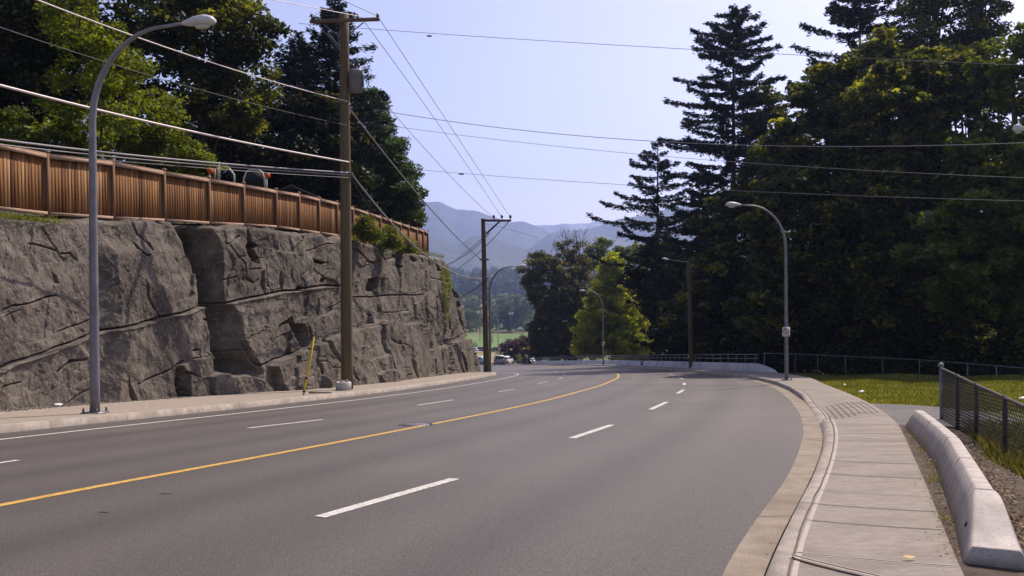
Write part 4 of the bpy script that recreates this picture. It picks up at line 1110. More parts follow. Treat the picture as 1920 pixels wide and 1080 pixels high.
M['galv_rail'] = mat('dull_rail', (.16, .16, .165), (.22, .22, .225), 3, .55, metal=.3)
# ---------------------------------------------------------------- far barrier with railing
bc = resample(BAR, .5, 1.0)
br = empty('road_barrier', (bc[0][0], bc[0][1], zgf(*bc[0])), 'low grey concrete barrier topped with steel railing round the outside of the bend', 'barrier')
o0 = np.array(br.location)
secs = []; H = .60
for i, p in enumerate(bc):
    T_ = bc[min(i + 1, len(bc) - 1)] - bc[max(i - 1, 0)]; T_ /= np.linalg.norm(T_); nR = np.array([T_[1], -T_[0]]); z = zgf(*p)
    hh = H * min(1, .12 + (i / 7.0) ** .6) if i < 7 else H
    secs.append([np.array([*(p + nR * d), z + zz]) - o0 for d, zz in ((-.30, 0), (-.30, .08 * hh / H), (-.17, .25 * hh / H), (-.10, hh), (.10, hh), (.2, .2 * hh / H), (.3, 0))])
mb = MB(); mb.loft(secs); mb.build('concrete_parapet', M['parapet'], br)
for lv in (.26, .50):
    mb = MB(); mb.tube([np.array([p[0], p[1], zgf(*p) + H + lv]) - o0 for p in bc[5:]], .028, 6); mb.build('rail', M['galv_rail'], br)
ss = np.concatenate([[0], np.cumsum(np.linalg.norm(np.diff(bc, axis=0), axis=1))])
for s in np.arange(3.0, ss[-1], 1.55):
    p = np.array([np.interp(s, ss, bc[:, 0]), np.interp(s, ss, bc[:, 1])])
    mb = MB(); mb.box(np.array([p[0], p[1], zgf(*p) + H + .25]) - o0, (.05, .05, .5)); mb.build('rail_post', M['galv_rail'], br)

# ---------------------------------------------------------------- chain link fences
def chain(name, P, ztops, zbots, label, group, cell, r, mrail, railr, postidx, postr=.035, mw=None, lean=None):
    root = empty(name, (P[0][0], P[0][1], zbots[0]), label, 'fence', group); o0 = np.array(root.location); P = np.array(P, float)
    s = np.concatenate([[0], np.cumsum(np.linalg.norm(np.diff(P, axis=0), axis=1))]); L = s[-1]
    pos = lambda q: np.array([np.interp(q, s, P[:, 0]), np.interp(q, s, P[:, 1])]); zt = lambda q: np.interp(q, s, ztops); zb_ = lambda q: np.interp(q, s, zbots)
    Vs = []; 
    for sg_ in (1, -1):
        q0 = -2.0
        while q0 < L + 2.0:
            # diagonal: goes from bottom at q0 to top at q0 + h*sg
            hh = zt(np.clip(q0, 0, L)) - zb_(np.clip(q0, 0, L)); t = np.linspace(0, 1, 5); qq = q0 + sg_ * hh * .85 * t
            ok = (qq >= 0) & (qq <= L)
            if ok.sum() >= 2:
                pts = [np.array([*pos(a), zb_(a) * (1 - b) + zt(a) * b]) - o0 for a, b in zip(qq[ok], t[ok])]; Vs.append(pts)
            q0 += cell
    mb = MB()
    for pts in Vs: mb.tube(pts, r, 3, cap=False)
    mb.build('wire_mesh', mw or M['galv_dark'], root)
    mb = MB(); mb.tube([np.array([*pos(a), zt(a)]) - o0 for a in np.linspace(0, L, max(3, int(L / .8)))], railr, 8); mb.build('top_rail', mrail, root)
    for q in postidx:
        mb = MB(); p = pos(q); mb.tube([np.array([*p, zb_(q) - .05]) - o0, np.array([*p, zt(q) + .03]) - o0], postr, 8); o = mb.build('post', mrail if q else M['galv'], root)
    return root
NF = [(8.22, 17.4), (7.6, 15.5), (7.0, 13.7), (6.4, 11.8), (5.8, 9.9), (5.2, 8.0), (4.7, 6.4)]
nt = [-1.61 + .042 * i for i in range(7)]; nb = [zgf(*p) + .02 for p in NF]
s = np.concatenate([[0], np.cumsum(np.linalg.norm(np.diff(np.array(NF), axis=0), axis=1))])
M['post_dark'] = mat('painted_post', (.045, .035, .03), (.08, .065, .055), 20, .7)
M['mesh_dark'] = mat('dark_mesh', (.035, .032, .03), None, rough=.6)
nf = chain('chain_link_fence', NF, nt, nb, 'near dark chain link fence running back from the right edge behind the low barrier', None, .085, .0045, M['post_dark'], .024, list(s[:6]), .034, M['mesh_dark'])
mb = MB(); mb.lathe(np.array([8.22, 17.4, nt[0] + .02]) - np.array(nf.location), [(.04, 0), (.055, .03), (.045, .07), (.001, .09)], 10); mb.build('post_cap', M['galv'], nf)
ffx = [(1433, 50.5), (1491, 51.0), (1533, 50.0), (1585, 48.5), (1655, 46.8), (1724, 44.5), (1769, 43.2), (1814, 42.0), (1868, 40.2), (1930, 38), (2010, 35)]
ftopy = [662.5, 663.8, 665.5, 668, 671.2, 674.5, 678, 681.5, 686, 691, 698]
FP = []; zt_ = []; zb2 = []
for (x, Y), ty in zip(ffx, ftopy):
    p = at(x, ty, Y); FP.append((p.x, Y)); zt_.append(p.z); zb2.append(p.z - 1.12)
s = np.concatenate([[0], np.cumsum(np.linalg.norm(np.diff(np.array(FP), axis=0), axis=1))])
chain('chain_link_fence', FP, zt_, zb2, 'far chain link fence with a thin rail along the dark trees behind the grass', None, .14, .0035, M['galv_rail'], .022, list(s[:10]), .026, M['mesh_dark'])

# ---------------------------------------------------------------- low roadside barrier by the footway
BL = resample([(2.88, 5.84), (3.33, 6.84), (4.12, 8.70), (4.95, 10.66), (5.75, 12.85), (6.72, 15.6)], .1, .3)
bs = np.concatenate([[0], np.cumsum(np.linalg.norm(np.diff(BL, axis=0), axis=1))])
cuts = [0, 1.07, 3.10, 5.2, 7.6, bs[-1]]
labs = ['nearest tapering concrete barrier end with a blunt dark face', 'second low concrete barrier block, directly behind the tapered end', 'middle concrete barrier block of the row beside the footway', 'fourth concrete barrier block, between the middle one and the far end', 'farthest concrete barrier block, ending at the asphalt path']
WB_, WT = .40, .12
for k in range(5):
    a, b = cuts[k] + (.022 if k else 0), cuts[k + 1] - .022; qs = np.concatenate([[a, a + .012], np.linspace(a + .03, b - .03, 9), [b - .012, b]])
    p0 = np.array([np.interp(a, bs, BL[:, 0]), np.interp(a, bs, BL[:, 1])]); root = empty('concrete_barrier', (p0[0], p0[1], zgf(*p0) + .12), labs[k], 'barrier', 'row of low concrete barriers beside the footway'); o0 = np.array(root.location); secs = []
    for j, q in enumerate(qs):
        p = np.array([np.interp(q, bs, BL[:, 0]), np.interp(q, bs, BL[:, 1])]); p2 = np.array([np.interp(q + .05, bs, BL[:, 0]), np.interp(q + .05, bs, BL[:, 1])]); p1 = np.array([np.interp(q - .05, bs, BL[:, 0]), np.interp(q - .05, bs, BL[:, 1])])
        T_ = (p2 - p1) / np.linalg.norm(p2 - p1); nR = np.array([T_[1], -T_[0]]); z = zgf(*p) + .105
        t = (q - a) / (b - a); hh = .345; wb_ = WB_; wt = WT
        if k == 0: hh = .125 + .22 * smooth(t * 1.05); wt = .29 - .14 * t
        if k == 4: hh = .345 - .10 * max(0, (t - .8) / .2) ** 2
        e = .007 if j in (0, 12) else 0
        cz = hh - e; half = (wb_ - wt) / 2
        ring = [(0 + e, 0), (wb_ - e, 0), (wb_ - half * .96 - e, cz - .016), (wb_ - half - .006 - e, cz - .004), (wb_ - half - .018, cz), (half + .018, cz), (half + .006 + e, cz - .004), (half * .96 + e, cz - .016)]
        secs.append([np.array([*(p + nR * d), z + zz]) - o0 for d, zz in ring])
    mb = MB(); mb.loft(secs); body = mb.build('body', M['barrier'], root)
    if k == 0:
        pq = np.array([np.interp(.62, bs, BL[:, 0]), np.interp(.62, bs, BL[:, 1])]); nR = np.array([.91, -.41])
        mb = MB(); c_ = np.array([*(pq + nR * .050), zgf(*pq) + .105 + .155]) - o0
        mb.lathe(c_, [(.022, -.01), (.022, .003), (.001, .004)], 10, axis=np.array([[.41, -.33, -.85], [.91, .15, .38], [0, -.93, .36]])); mb.build('lifting_hole', M['black'], root)
    for t in (.33, .62):
        q = a + (b - a) * t; p = np.array([np.interp(q, bs, BL[:, 0]), np.interp(q, bs, BL[:, 1])]); 
        if k in (0,): continue
        mb = MB(); mb.box(np.array([p[0] + .030, p[1] - .013, zgf(*p) + .155]) - o0, (.010, .035, .075), Matrix.Rotation(math.radians(23), 3, 'Y') @ Matrix.Rotation(math.radians(-24), 3, 'Z')); mb.build('drain_slot', M['black'], root)
# ---------------------------------------------------------------- foliage
def quads(C, T, B, s, asp):
    """diamond leaves: centres, two axes, sizes"""
    s = s[:, None]
    V = np.stack([C + T * s, C + B * s * asp, C - T * s, C - B * s * asp], 1).reshape(-1, 3)
    n = len(C); return V, np.arange(n * 4).reshape(n, 4)
def rdir(r, n):
    v = r.normal(size=(n, 3)); return v / np.linalg.norm(v, axis=1)[:, None]
def leafcloud(r, C, size, up=.5, asp=.55, droop=0.0):
    n = len(C); N = rdir(r, n); N[:, 2] = np.abs(N[:, 2]) + up; N /= np.linalg.norm(N, axis=1)[:, None]
    T = np.cross(N, rdir(r, n)); T /= np.linalg.norm(T, axis=1)[:, None] + 1e-9
    if droop: T[:, 2] -= droop; T /= np.linalg.norm(T, axis=1)[:, None]
    B = np.cross(N, T); B /= np.linalg.norm(B, axis=1)[:, None] + 1e-9
    return quads(C, T, B, size * r.uniform(.6, 1.3, n), asp)

def crown(r, blobs, nclus, nleaf, crad, size, asp=.55, up=.5, flat=.6, shell=.55):
    """blobs: (x,y,z,rx,ry,rz). returns V,F,tint, cluster centres"""
    w = np.array([b[3] * b[5] for b in blobs]) ** .9; w /= w.sum(); Cs = []; tn = []
    for b, wi in zip(blobs, w):
        k = max(3, int(nclus * wi)); d = rdir(r, k)
        rad = shell + (1.04 - shell) * r.random(k) ** .55
        lum = 1 + .16 * vnoise(d[:, 0] * 2.3 + b[0], d[:, 1] * 2.3 + b[1], d[:, 2] * 2.3 + b[2])
        Cs.append(np.array(b[:3]) + d * np.array(b[3:6]) * (rad * lum)[:, None])
    C = np.vstack(Cs); k = len(C)
    cr = crad * r.uniform(.55, 1.35, k); tc = r.normal(.5, .17, k)
    m = np.maximum(4, (nleaf / k * (cr / crad) ** 2 * r.uniform(.5, 1.5, k))).astype(int)
    idx = np.repeat(np.arange(k), m); n = len(idx)
    off = rdir(r, n) * (r.random(n) ** .45)[:, None] * cr[idx][:, None]; off[:, 2] *= flat
    V, Fq = leafcloud(r, C[idx] + off, size, up, asp)
    return V, Fq, np.clip(tc[idx] - .06 + r.normal(0, .2, n), 0, 1), C

def broadleaf(name, label, blobs, base, m, nclus=260, nleaf=22000, crad=.9, size=.16, seed=1, trunk=.28, cat='tree', group=None, bark='bark', limbs=14, asp=.55, up=.5, shell=.5, flat=.6, parentless=False, limbr=.06):
    r = np.random.default_rng(seed); base = np.array(base, float)
    root = empty(name, base, label, cat, group)
    V, Fq, t, C = crown(r, blobs, nclus, nleaf, crad, size, asp, up, flat, shell)
    npmesh('crown', V - base, Fq, m, root, t)
    top = max(blobs, key=lambda b: b[2] + b[5]); cx = np.average([b[0] for b in blobs], weights=[b[3] for b in blobs]); cy = np.average([b[1] for b in blobs], weights=[b[3] for b in blobs])
    zt = top[2] + top[5] * .5; P = []
    for q in np.linspace(0, 1, 9):
        tx = base[0] * (1 - q) + (cx * (1 - q) + top[0] * q) * q; ty = base[1] * (1 - q) + (cy * (1 - q) + top[1] * q) * q
        P.append((tx + r.normal(0, .08) * q * 2, ty + r.normal(0, .08) * q * 2, base[2] + (zt - base[2]) * q))
    P = np.array(P); mb = MB(); mb.tube(P - base, np.linspace(trunk, trunk * .22, 9), 8)
    for c in C[r.choice(len(C), min(limbs, len(C)), replace=False)]:
        q = r.uniform(.3, .85); s = np.array([np.interp(q, np.linspace(0, 1, 9), P[:, i]) for i in range(3)])
        if c[2] < s[2] - 1: s = np.array([np.interp(.25, np.linspace(0, 1, 9), P[:, i]) for i in range(3)])
        mid = (s + c) / 2 + np.array([0, 0, .12 * np.linalg.norm(c - s)]) + r.normal(0, .12, 3)
        mb.tube(np.array([s, (s + mid) / 2 + r.normal(0, .06, 3), mid, (mid + c) / 2, c]) - base, np.linspace(trunk * .35, .02, 5) * 1.0 + 0, 5)
    mb.build('trunk', M[bark], root); return root

def conifer(name, label, base, top, prof, m, seed=1, whorl=.62, per=5, dens=20, size=.13, trunk=.34, droop=.28, tip=.35, cat='tree', group=None, start=.0, wid=.42, bias=None):
    """prof: list of (t height fraction, branch length)"""
    r = np.random.default_rng(seed); base = np.array(base, float); top = np.array(top, float)
    H = top[2] - base[2]; root = empty(name, base, label, cat, group)
    mb = MB(); P = np.array([base * (1 - t) + top * t for t in np.linspace(0, 1, 12)]); mb.tube(P - base, np.linspace(trunk, .03, 12), 8)
    Cs = []; ax = []; hz = H * start + whorl; pt = [p[0] for p in prof]; pl = [p[1] for p in prof]
    while hz < H - .15:
        t = hz / H; c0 = base * (1 - t) + top * t; Lm = np.interp(t, pt, pl)
        k = per if Lm > .8 else 4; a0 = r.uniform(0, 6.28)
        for j in range(k):
            a = a0 + j * 2 * math.pi / k + r.normal(0, .22); L = Lm * r.uniform(.5, 1.22)
            if r.random() < .10: L *= .4
            tj = min(.995, t + r.normal(0, .38) * whorl / H); c0 = base * (1 - tj) + top * tj; dj = droop * r.uniform(.4, 1.7)
            if bias is not None: L *= 1 + bias * math.cos(a)
            dirh = np.array([math.cos(a), math.sin(a), 0]); n = max(4, int(L / .28)); s = np.linspace(0, 1, n)
            dr = dj * (1 - .65 * t) ; zz = L * (.22 * s * (1 - 1.5 * dr) - dr * s ** 1.3 * 1.2 + tip * dr * 1.6 * s ** 3.5) + r.normal(0, .05)
            bend = r.normal(0, .08)
            Q = c0 + dirh * (s * L)[:, None] + np.array([-dirh[1], dirh[0], 0]) * (bend * L * s ** 2)[:, None] + np.array([0, 0, 1]) * zz[:, None]
            Q[:, 2] += r.normal(0, .03, n)
            mb.tube(Q[::max(1, n // 5)] - base, np.linspace(.05 * min(1, L / 2), .012, len(Q[::max(1, n // 5)])), 4, cap=False)
            # foliage sprays: side twigs both ways, hanging slightly
            ns = int(dens * L); u = r.random(ns) ** .8 * .93 + .07
            qp = np.column_stack([np.interp(u, s, Q[:, i]) for i in range(3)])
            side = np.array([-dirh[1], dirh[0], 0]); wv = wid * (1.15 - .75 * u) * min(1.0, .45 + L * .2)
            lat = r.normal(0, .55, ns) * wv
            C = qp + side * lat[:, None] + dirh * (np.abs(lat) * .5)[:, None]; C[:, 2] += -np.abs(lat) * .25 + r.normal(.0, .06, ns) - r.exponential(.10, ns) * (1.1 - .7 * u)
            Cs.append(C); ax.append(dirh + side * np.sign(lat)[:, None] * .7 + r.normal(0, .35, (ns, 3)))
        hz += whorl * r.uniform(.75, 1.25) * (1 if t < .85 else .7)
    C = np.vstack(Cs); T = np.vstack(ax); T /= np.linalg.norm(T, axis=1)[:, None]
    reps = 3; C = np.repeat(C, reps, 0) + r.normal(0, .07, (len(C) * reps, 3)); T = np.repeat(T, reps, 0) + r.normal(0, .35, (len(T) * reps, 3)); T /= np.linalg.norm(T, axis=1)[:, None]
    B = np.cross(T, rdir(r, len(T))); B /= np.linalg.norm(B, axis=1)[:, None]
    V, Fq = quads(C, T, B, size * r.uniform(.6, 1.4, len(C)), .28)
    npmesh('crown', V - base, Fq, m, root, np.clip(r.normal(.5, .22, len(C)), 0, 1))
    mb.build('trunk', M['bark'], root); return root

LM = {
 'dark': leafmat('leaf_dark_green', (.007, .011, .005), (.022, .030, .009), (.17, .17, .03), .42),  # brightest tint raised to stand in for backlit leaf highlights
 'maple': leafmat('leaf_maple', (.014, .019, .005), (.060, .072, .012), (.30, .30, .045), .55),  # low tint darkened, top tint brightened to imitate shaded gaps and highlights
 'bright': leafmat('leaf_bright', (.05, .07, .006), (.12, .15, .010), (.24, .25, .03), .5),
 'olive': leafmat('leaf_olive', (.12, .14, .014), (.28, .31, .03), (.50, .46, .06), .62),
 'autumn': leafmat('leaf_turning', (.025, .035, .01), (.075, .080, .018), (.24, .17, .04), .45),
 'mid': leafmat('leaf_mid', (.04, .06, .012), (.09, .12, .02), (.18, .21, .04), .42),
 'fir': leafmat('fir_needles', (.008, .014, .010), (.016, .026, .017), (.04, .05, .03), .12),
 'cedar': leafmat('cedar_needles', (.03, .055, .018), (.06, .10, .025), (.10, .145, .035), .30),
 'purple': leafmat('leaf_purple', (.05, .02, .03), (.09, .04, .05), (.14, .07, .08), .25),
 'far': leafmat('leaf_far', (.05, .075, .024), (.09, .125, .035), (.16, .19, .055), .3),
 'fardark': leafmat('leaf_far_dark', (.03, .045, .026), (.055, .075, .038), (.09, .11, .055), .25),  # tones paled to put some of the valley haze into the leaf colour
 'weed': leafmat('leaf_weed', (.09, .12, .012), (.14, .17, .02), (.24, .20, .05), .4),
 'dry': leafmat('dry_leaf', (.05, .025, .012), (.12, .06, .028), (.26, .16, .08), .1),
 'grass': leafmat('grass_blade', (.09, .10, .012), (.16, .17, .025), (.36, .30, .11), .4),
 'grass2': leafmat('tall_grass_blade', (.06, .07, .012), (.13, .13, .02), (.32, .25, .09), .4),
}
def bl(px, py, rx, ry, Y, dy=1.0, dY=0):
    """ellipsoid given by its outline in the photograph at depth Y"""
    p = at(px, py, Y + dY); return (p.x, p.y, p.z, rx * Y / F, rx * Y / F * dy, ry * Y / F)
def gpt(px, Y, dz=0):
    x = ray(px, 600)[0] * Y; return (x, Y, float(terrain(np.array(x), np.array(Y))) - .2 + dz)
G_R = 'tall trees behind the far fence on the right'; G_L = 'trees behind the wooden fence on the left'; G_B = 'trees behind the concrete barrier'
# --- right side
def conx(px_top, py_top, Y, name, label, profpx, m='fir', base_px=None, **k):
    tp__ = at(px_top, py_top, Y); b = gpt(base_px or px_top, Y); H = tp__.z - b[2]
    prof = []
    for py, w in profpx: prof.append(((at(px_top, py, Y).z - b[2]) / H, w * Y / F))
    prof.sort(); return conifer(name, label, b, tp__, prof, LM[m], **k)
conx(1375, 10, 78, 'fir_tree', 'tallest dark fir standing clear against the sky right of centre', [(12, 8), (35, 38), (65, 66), (110, 88), (200, 118), (260, 128), (330, 110), (420, 120), (560, 110), (660, 40)], seed=4, whorl=.85, per=6, dens=42, size=.17, trunk=.42, droop=.18, group=G_R, wid=.50, tip=.6)
conx(1233, 262, 88, 'fir_tree', 'smaller dark fir leaning out left of the tallest fir', [(262, 5), (320, 52), (400, 92), (445, 98), (520, 60), (600, 20)], seed=9, bias=-.28, whorl=.95, per=5, dens=36, size=.16, trunk=.28, droop=.24, group=G_R, wid=.42, tip=.7)
conx(1612, -70, 72, 'fir_tree', 'dark fir rising behind the big maples with drooping left boughs', [(-70, 5), (20, 75), (110, 125), (200, 130), (400, 120), (600, 60)], seed=14, whorl=1.0, per=6, dens=34, size=.18, trunk=.4, droop=.2, group=G_R, wid=.5, tip=.6)
conx(1310, 330, 84, 'fir_tree', 'shadowy fir filling the gap below the two clear firs', [(330, 5), (420, 60), (520, 105), (660, 110)], seed=22, whorl=.7, per=6, dens=24, size=.18, trunk=.3, droop=.2, group=G_R, wid=.6)
def R(name, label, blobs, Y, m, base_px, **k):
    return broadleaf(name, label, blobs, gpt(base_px, Y), LM[m], **k)
R('maple_tree', 'big olive green maple right of the tallest fir, leaning over the grass', [bl(1560, 330, 100, 120, 56), bl(1500, 420, 95, 110, 55), bl(1620, 230, 90, 100, 58), bl(1640, 140, 80, 70, 59), bl(1540, 190, 60, 60, 59), bl(1475, 300, 45, 90, 58), bl(1560, 500, 120, 100, 55), bl(1480, 560, 90, 90, 54)], 57, 'maple', 1560, nclus=540, nleaf=58000, crad=.75, size=.22, seed=31, trunk=.4, group=G_R, shell=.4)
R('maple_tree', 'tall maple in the middle of the right hand trees, crown edge at the wires', [bl(1700, 230, 110, 130, 52), bl(1780, 150, 80, 70, 53), bl(1660, 400, 110, 120, 51), bl(1760, 370, 110, 130, 50), bl(1720, 530, 130, 110, 50)], 52, 'maple', 1700, nclus=540, nleaf=58000, crad=.7, size=.20, seed=32, trunk=.42, group=G_R, shell=.4)
R('maple_tree', 'dense maple at the right edge of the picture below the lamp head', [bl(1880, 330, 100, 120, 45), bl(1830, 470, 110, 120, 44), bl(1930, 500, 110, 140, 43), bl(1900, 140, 70, 90, 47), bl(1980, 300, 90, 160, 45)], 45, 'mid', 1900, nclus=430, nleaf=44000, crad=.65, size=.185, seed=33, trunk=.36, group=G_R, shell=.4)
R('cottonwood_tree', 'tall airy tree with see-through crown at the top right', [bl(1730, 30, 60, 110, 66), bl(1690, 130, 60, 80, 66), bl(1760, -60, 55, 80, 66)], 66, 'maple', 1722, nclus=300, nleaf=19000, crad=.7, size=.16, seed=34, trunk=.3, group=G_R, shell=.2, limbs=34)
R('cottonwood_tree', 'second airy tree with fine twigs right of the first airy crown', [bl(1830, 10, 55, 110, 64), bl(1800, 130, 70, 80, 64), bl(1850, -70, 40, 60, 64)], 64, 'maple', 1810, nclus=300, nleaf=19000, crad=.65, size=.16, seed=35, trunk=.32, group=G_R, shell=.2, limbs=34)
R('maple_tree', 'shaded maple whose crown fills the space below the tallest fir', [bl(1400, 470, 85, 120, 70), bl(1350, 580, 90, 90, 68), bl(1430, 370, 60, 90, 70), bl(1440, 250, 40, 80, 74)], 70, 'maple', 1400, nclus=340, nleaf=34000, crad=.8, size=.24, seed=36, trunk=.34, group=G_R, shell=.35)
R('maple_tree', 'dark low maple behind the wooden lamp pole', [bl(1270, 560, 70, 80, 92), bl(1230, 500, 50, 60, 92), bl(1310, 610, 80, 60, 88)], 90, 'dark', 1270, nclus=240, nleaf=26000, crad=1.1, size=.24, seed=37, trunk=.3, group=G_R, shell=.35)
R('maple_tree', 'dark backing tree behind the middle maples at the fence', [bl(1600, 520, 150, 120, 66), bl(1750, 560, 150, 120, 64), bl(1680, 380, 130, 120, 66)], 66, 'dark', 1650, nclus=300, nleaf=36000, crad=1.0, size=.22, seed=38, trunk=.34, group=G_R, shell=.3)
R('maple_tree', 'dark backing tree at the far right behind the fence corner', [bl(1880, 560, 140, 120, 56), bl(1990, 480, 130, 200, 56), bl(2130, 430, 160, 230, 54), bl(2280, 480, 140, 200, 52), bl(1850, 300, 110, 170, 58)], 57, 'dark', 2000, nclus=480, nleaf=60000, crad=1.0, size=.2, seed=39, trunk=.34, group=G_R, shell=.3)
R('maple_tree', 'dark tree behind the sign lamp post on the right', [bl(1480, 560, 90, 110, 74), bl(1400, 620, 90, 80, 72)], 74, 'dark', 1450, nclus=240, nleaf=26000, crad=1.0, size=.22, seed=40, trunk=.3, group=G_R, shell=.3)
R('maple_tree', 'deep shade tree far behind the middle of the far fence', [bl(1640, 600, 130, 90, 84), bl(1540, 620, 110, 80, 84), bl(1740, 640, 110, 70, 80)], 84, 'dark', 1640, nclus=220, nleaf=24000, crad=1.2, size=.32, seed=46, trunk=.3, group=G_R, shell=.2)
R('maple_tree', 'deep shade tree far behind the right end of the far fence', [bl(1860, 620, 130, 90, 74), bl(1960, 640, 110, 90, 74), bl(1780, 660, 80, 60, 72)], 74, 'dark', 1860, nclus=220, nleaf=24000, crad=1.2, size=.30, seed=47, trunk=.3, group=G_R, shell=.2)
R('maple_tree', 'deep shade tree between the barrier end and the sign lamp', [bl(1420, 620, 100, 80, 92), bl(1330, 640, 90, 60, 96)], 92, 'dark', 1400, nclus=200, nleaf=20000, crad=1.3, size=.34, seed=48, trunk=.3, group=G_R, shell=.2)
# understory thicket behind the far fence
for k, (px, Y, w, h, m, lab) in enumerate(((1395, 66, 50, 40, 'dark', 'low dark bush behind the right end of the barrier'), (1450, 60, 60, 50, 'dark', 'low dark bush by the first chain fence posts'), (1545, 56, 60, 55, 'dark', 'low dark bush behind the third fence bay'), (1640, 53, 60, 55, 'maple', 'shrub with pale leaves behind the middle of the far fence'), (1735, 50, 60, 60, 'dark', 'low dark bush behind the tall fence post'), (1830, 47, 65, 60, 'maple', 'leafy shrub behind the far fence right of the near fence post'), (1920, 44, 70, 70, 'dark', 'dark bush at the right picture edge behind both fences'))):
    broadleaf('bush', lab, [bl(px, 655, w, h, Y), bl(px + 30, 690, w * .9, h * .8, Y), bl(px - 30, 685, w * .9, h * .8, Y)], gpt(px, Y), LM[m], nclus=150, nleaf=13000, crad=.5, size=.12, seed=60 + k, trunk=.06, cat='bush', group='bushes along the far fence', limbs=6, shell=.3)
# --- behind the barrier
R('young_tree', 'bright yellow green cone shaped young tree behind the distant lamp', [bl(1150, 520, 26, 42, 126), bl(1148, 550, 40, 40, 126), bl(1145, 590, 56, 45, 126), bl(1165, 625, 58, 48, 126), bl(1110, 640, 34, 40, 126), bl(1200, 655, 32, 34, 126)], 126, 'olive', 1150, nclus=620, nleaf=60000, crad=.85, size=.2, seed=41, trunk=.2, group=G_B, shell=.45)
R('maple_tree', 'dark rounded maple with rusty leaf edges left of the yellow green tree', [bl(1040, 530, 58, 62, 152), bl(1010, 520, 34, 40, 150), bl(1060, 610, 58, 60, 152), bl(1022, 630, 34, 45, 152), bl(1090, 550, 40, 60, 154)], 152, 'autumn', 1045, nclus=400, nleaf=42000, crad=.95, size=.24, seed=42, trunk=.35, group=G_B, shell=.45)
R('maple_tree', 'mid green treetops between the rusty maple and the smaller fir', [bl(1130, 485, 34, 34, 168), bl(1175, 500, 40, 40, 168), bl(1195, 560, 40, 60, 166)], 167, 'mid', 1160, nclus=240, nleaf=22000, crad=1.0, size=.26, seed=43, trunk=.3, group=G_B, shell=.4)
R('maple_tree', 'dark evergreen mass at the foot of the rusty maple near the barrier end', [bl(1022, 650, 30, 26, 158), bl(1060, 655, 44, 26, 156), bl(1045, 600, 44, 60, 160)], 158, 'dark', 1035, nclus=200, nleaf=20000, crad=1.0, size=.26, seed=44, trunk=.3, group=G_B, shell=.3)
R('maple_tree', 'dark tree filling in behind the yellow green young tree', [bl(1190, 620, 60, 60, 142), bl(1120, 590, 50, 60, 144), bl(1235, 600, 50, 70, 132)], 141, 'dark', 1180, nclus=220, nleaf=22000, crad=1.1, size=.27, seed=45, trunk=.3, group=G_B, shell=.3)
# dead-topped tree
b = gpt(1077, 156); root = empty('dead_topped_tree', b, 'tree with a bare twiggy grey top rising above the rusty maple', 'tree', G_B); r = np.random.default_rng(77)
mb = MB(); tw = []
for k in range(16):
    a = at(1077 + r.normal(0, 8), 520, 156 + r.normal(0, 1.5)); e = at(1075 + (k - 8) * 5.0 + r.normal(0, 3), 432 + abs(k - 8) * 5 + r.uniform(-12, 14), 156 + r.normal(0, 2))
    Q = [np.array(a) * (1 - t) + np.array(e) * t + r.normal(0, .12, 3) for t in np.linspace(0, 1, 7)]; mb.tube(np.array(Q) - np.array(b), np.linspace(.11, .02, 7), 4)
    for j in range(9):
        q = Q[r.integers(2, 7)]; e2 = q + np.array([r.normal(0, .8), r.normal(0, .8), r.uniform(.5, 2.2)]); mb.tube(np.array([q, (q + e2) / 2 + r.normal(0, .1, 3), e2]) - np.array(b), [.035, .025, .012], 3)
mb.build('bare_twigs', M['bark'], root)
mb = MB(); mb.tube(np.array([b, at(1080, 600, 156), at(1078, 515, 156)]) - np.array(b), [.3, .22, .15], 8); mb.build('trunk', M['bark'], root)
V, Fq, t, C = crown(r, [bl(1080, 480, 40, 30, 156), bl(1065, 500, 40, 36, 156)], 90, 5500, .8, .22); npmesh('crown', V - np.array(b), Fq, LM['autumn'], root, t)
# --- left side, above the rock
def tl(px, Y): x = ray(px, 300)[0] * Y; return (x, Y, 2.3 + max(0, (Y - 30) * .02))
def Lf(name, label, blobs, Y, m, bpx, **k): return broadleaf(name, label, blobs, tl(bpx, Y), LM[m], group=G_L, **k)
Lf('vine_maple', 'sunlit yellow green tree hanging behind the fence near the closest lamp', [bl(150, 40, 70, 70, 31), bl(200, 120, 70, 60, 31), bl(185, 190, 90, 60, 31), bl(270, 235, 80, 50, 35.5), bl(310, 285, 60, 35, 36), bl(130, 270, 90, 50, 33), bl(300, 180, 40, 20, 33)], 34, 'bright', 170, nclus=260, nleaf=17000, crad=.42, size=.085, seed=51, trunk=.12, shell=.5)
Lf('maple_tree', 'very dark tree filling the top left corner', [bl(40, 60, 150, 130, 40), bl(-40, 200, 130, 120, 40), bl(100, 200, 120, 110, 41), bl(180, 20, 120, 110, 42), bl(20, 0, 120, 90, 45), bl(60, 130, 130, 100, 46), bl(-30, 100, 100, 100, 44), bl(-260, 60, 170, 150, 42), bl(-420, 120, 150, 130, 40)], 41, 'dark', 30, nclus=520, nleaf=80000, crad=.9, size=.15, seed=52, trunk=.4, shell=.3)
Lf('maple_tree', 'dark green maple with sky gaps left of the conifer', [bl(380, 60, 110, 100, 47), bl(460, 60, 60, 70, 47), bl(300, 150, 110, 90, 46), bl(430, 190, 90, 80, 47), bl(330, -40, 130, 60, 47)], 47, 'maple', 400, nclus=340, nleaf=38000, crad=.75, size=.15, seed=53, trunk=.35, shell=.35)
Lf('maple_tree', 'dark lower tree mass behind the tubes above the fence', [bl(450, 260, 110, 80, 52), bl(580, 260, 90, 90, 54), bl(330, 260, 100, 80, 50), bl(560, 330, 130, 70, 54), bl(400, 320, 120, 60, 52)], 53, 'dark', 480, nclus=320, nleaf=38000, crad=.85, size=.17, seed=54, trunk=.35, shell=.3)
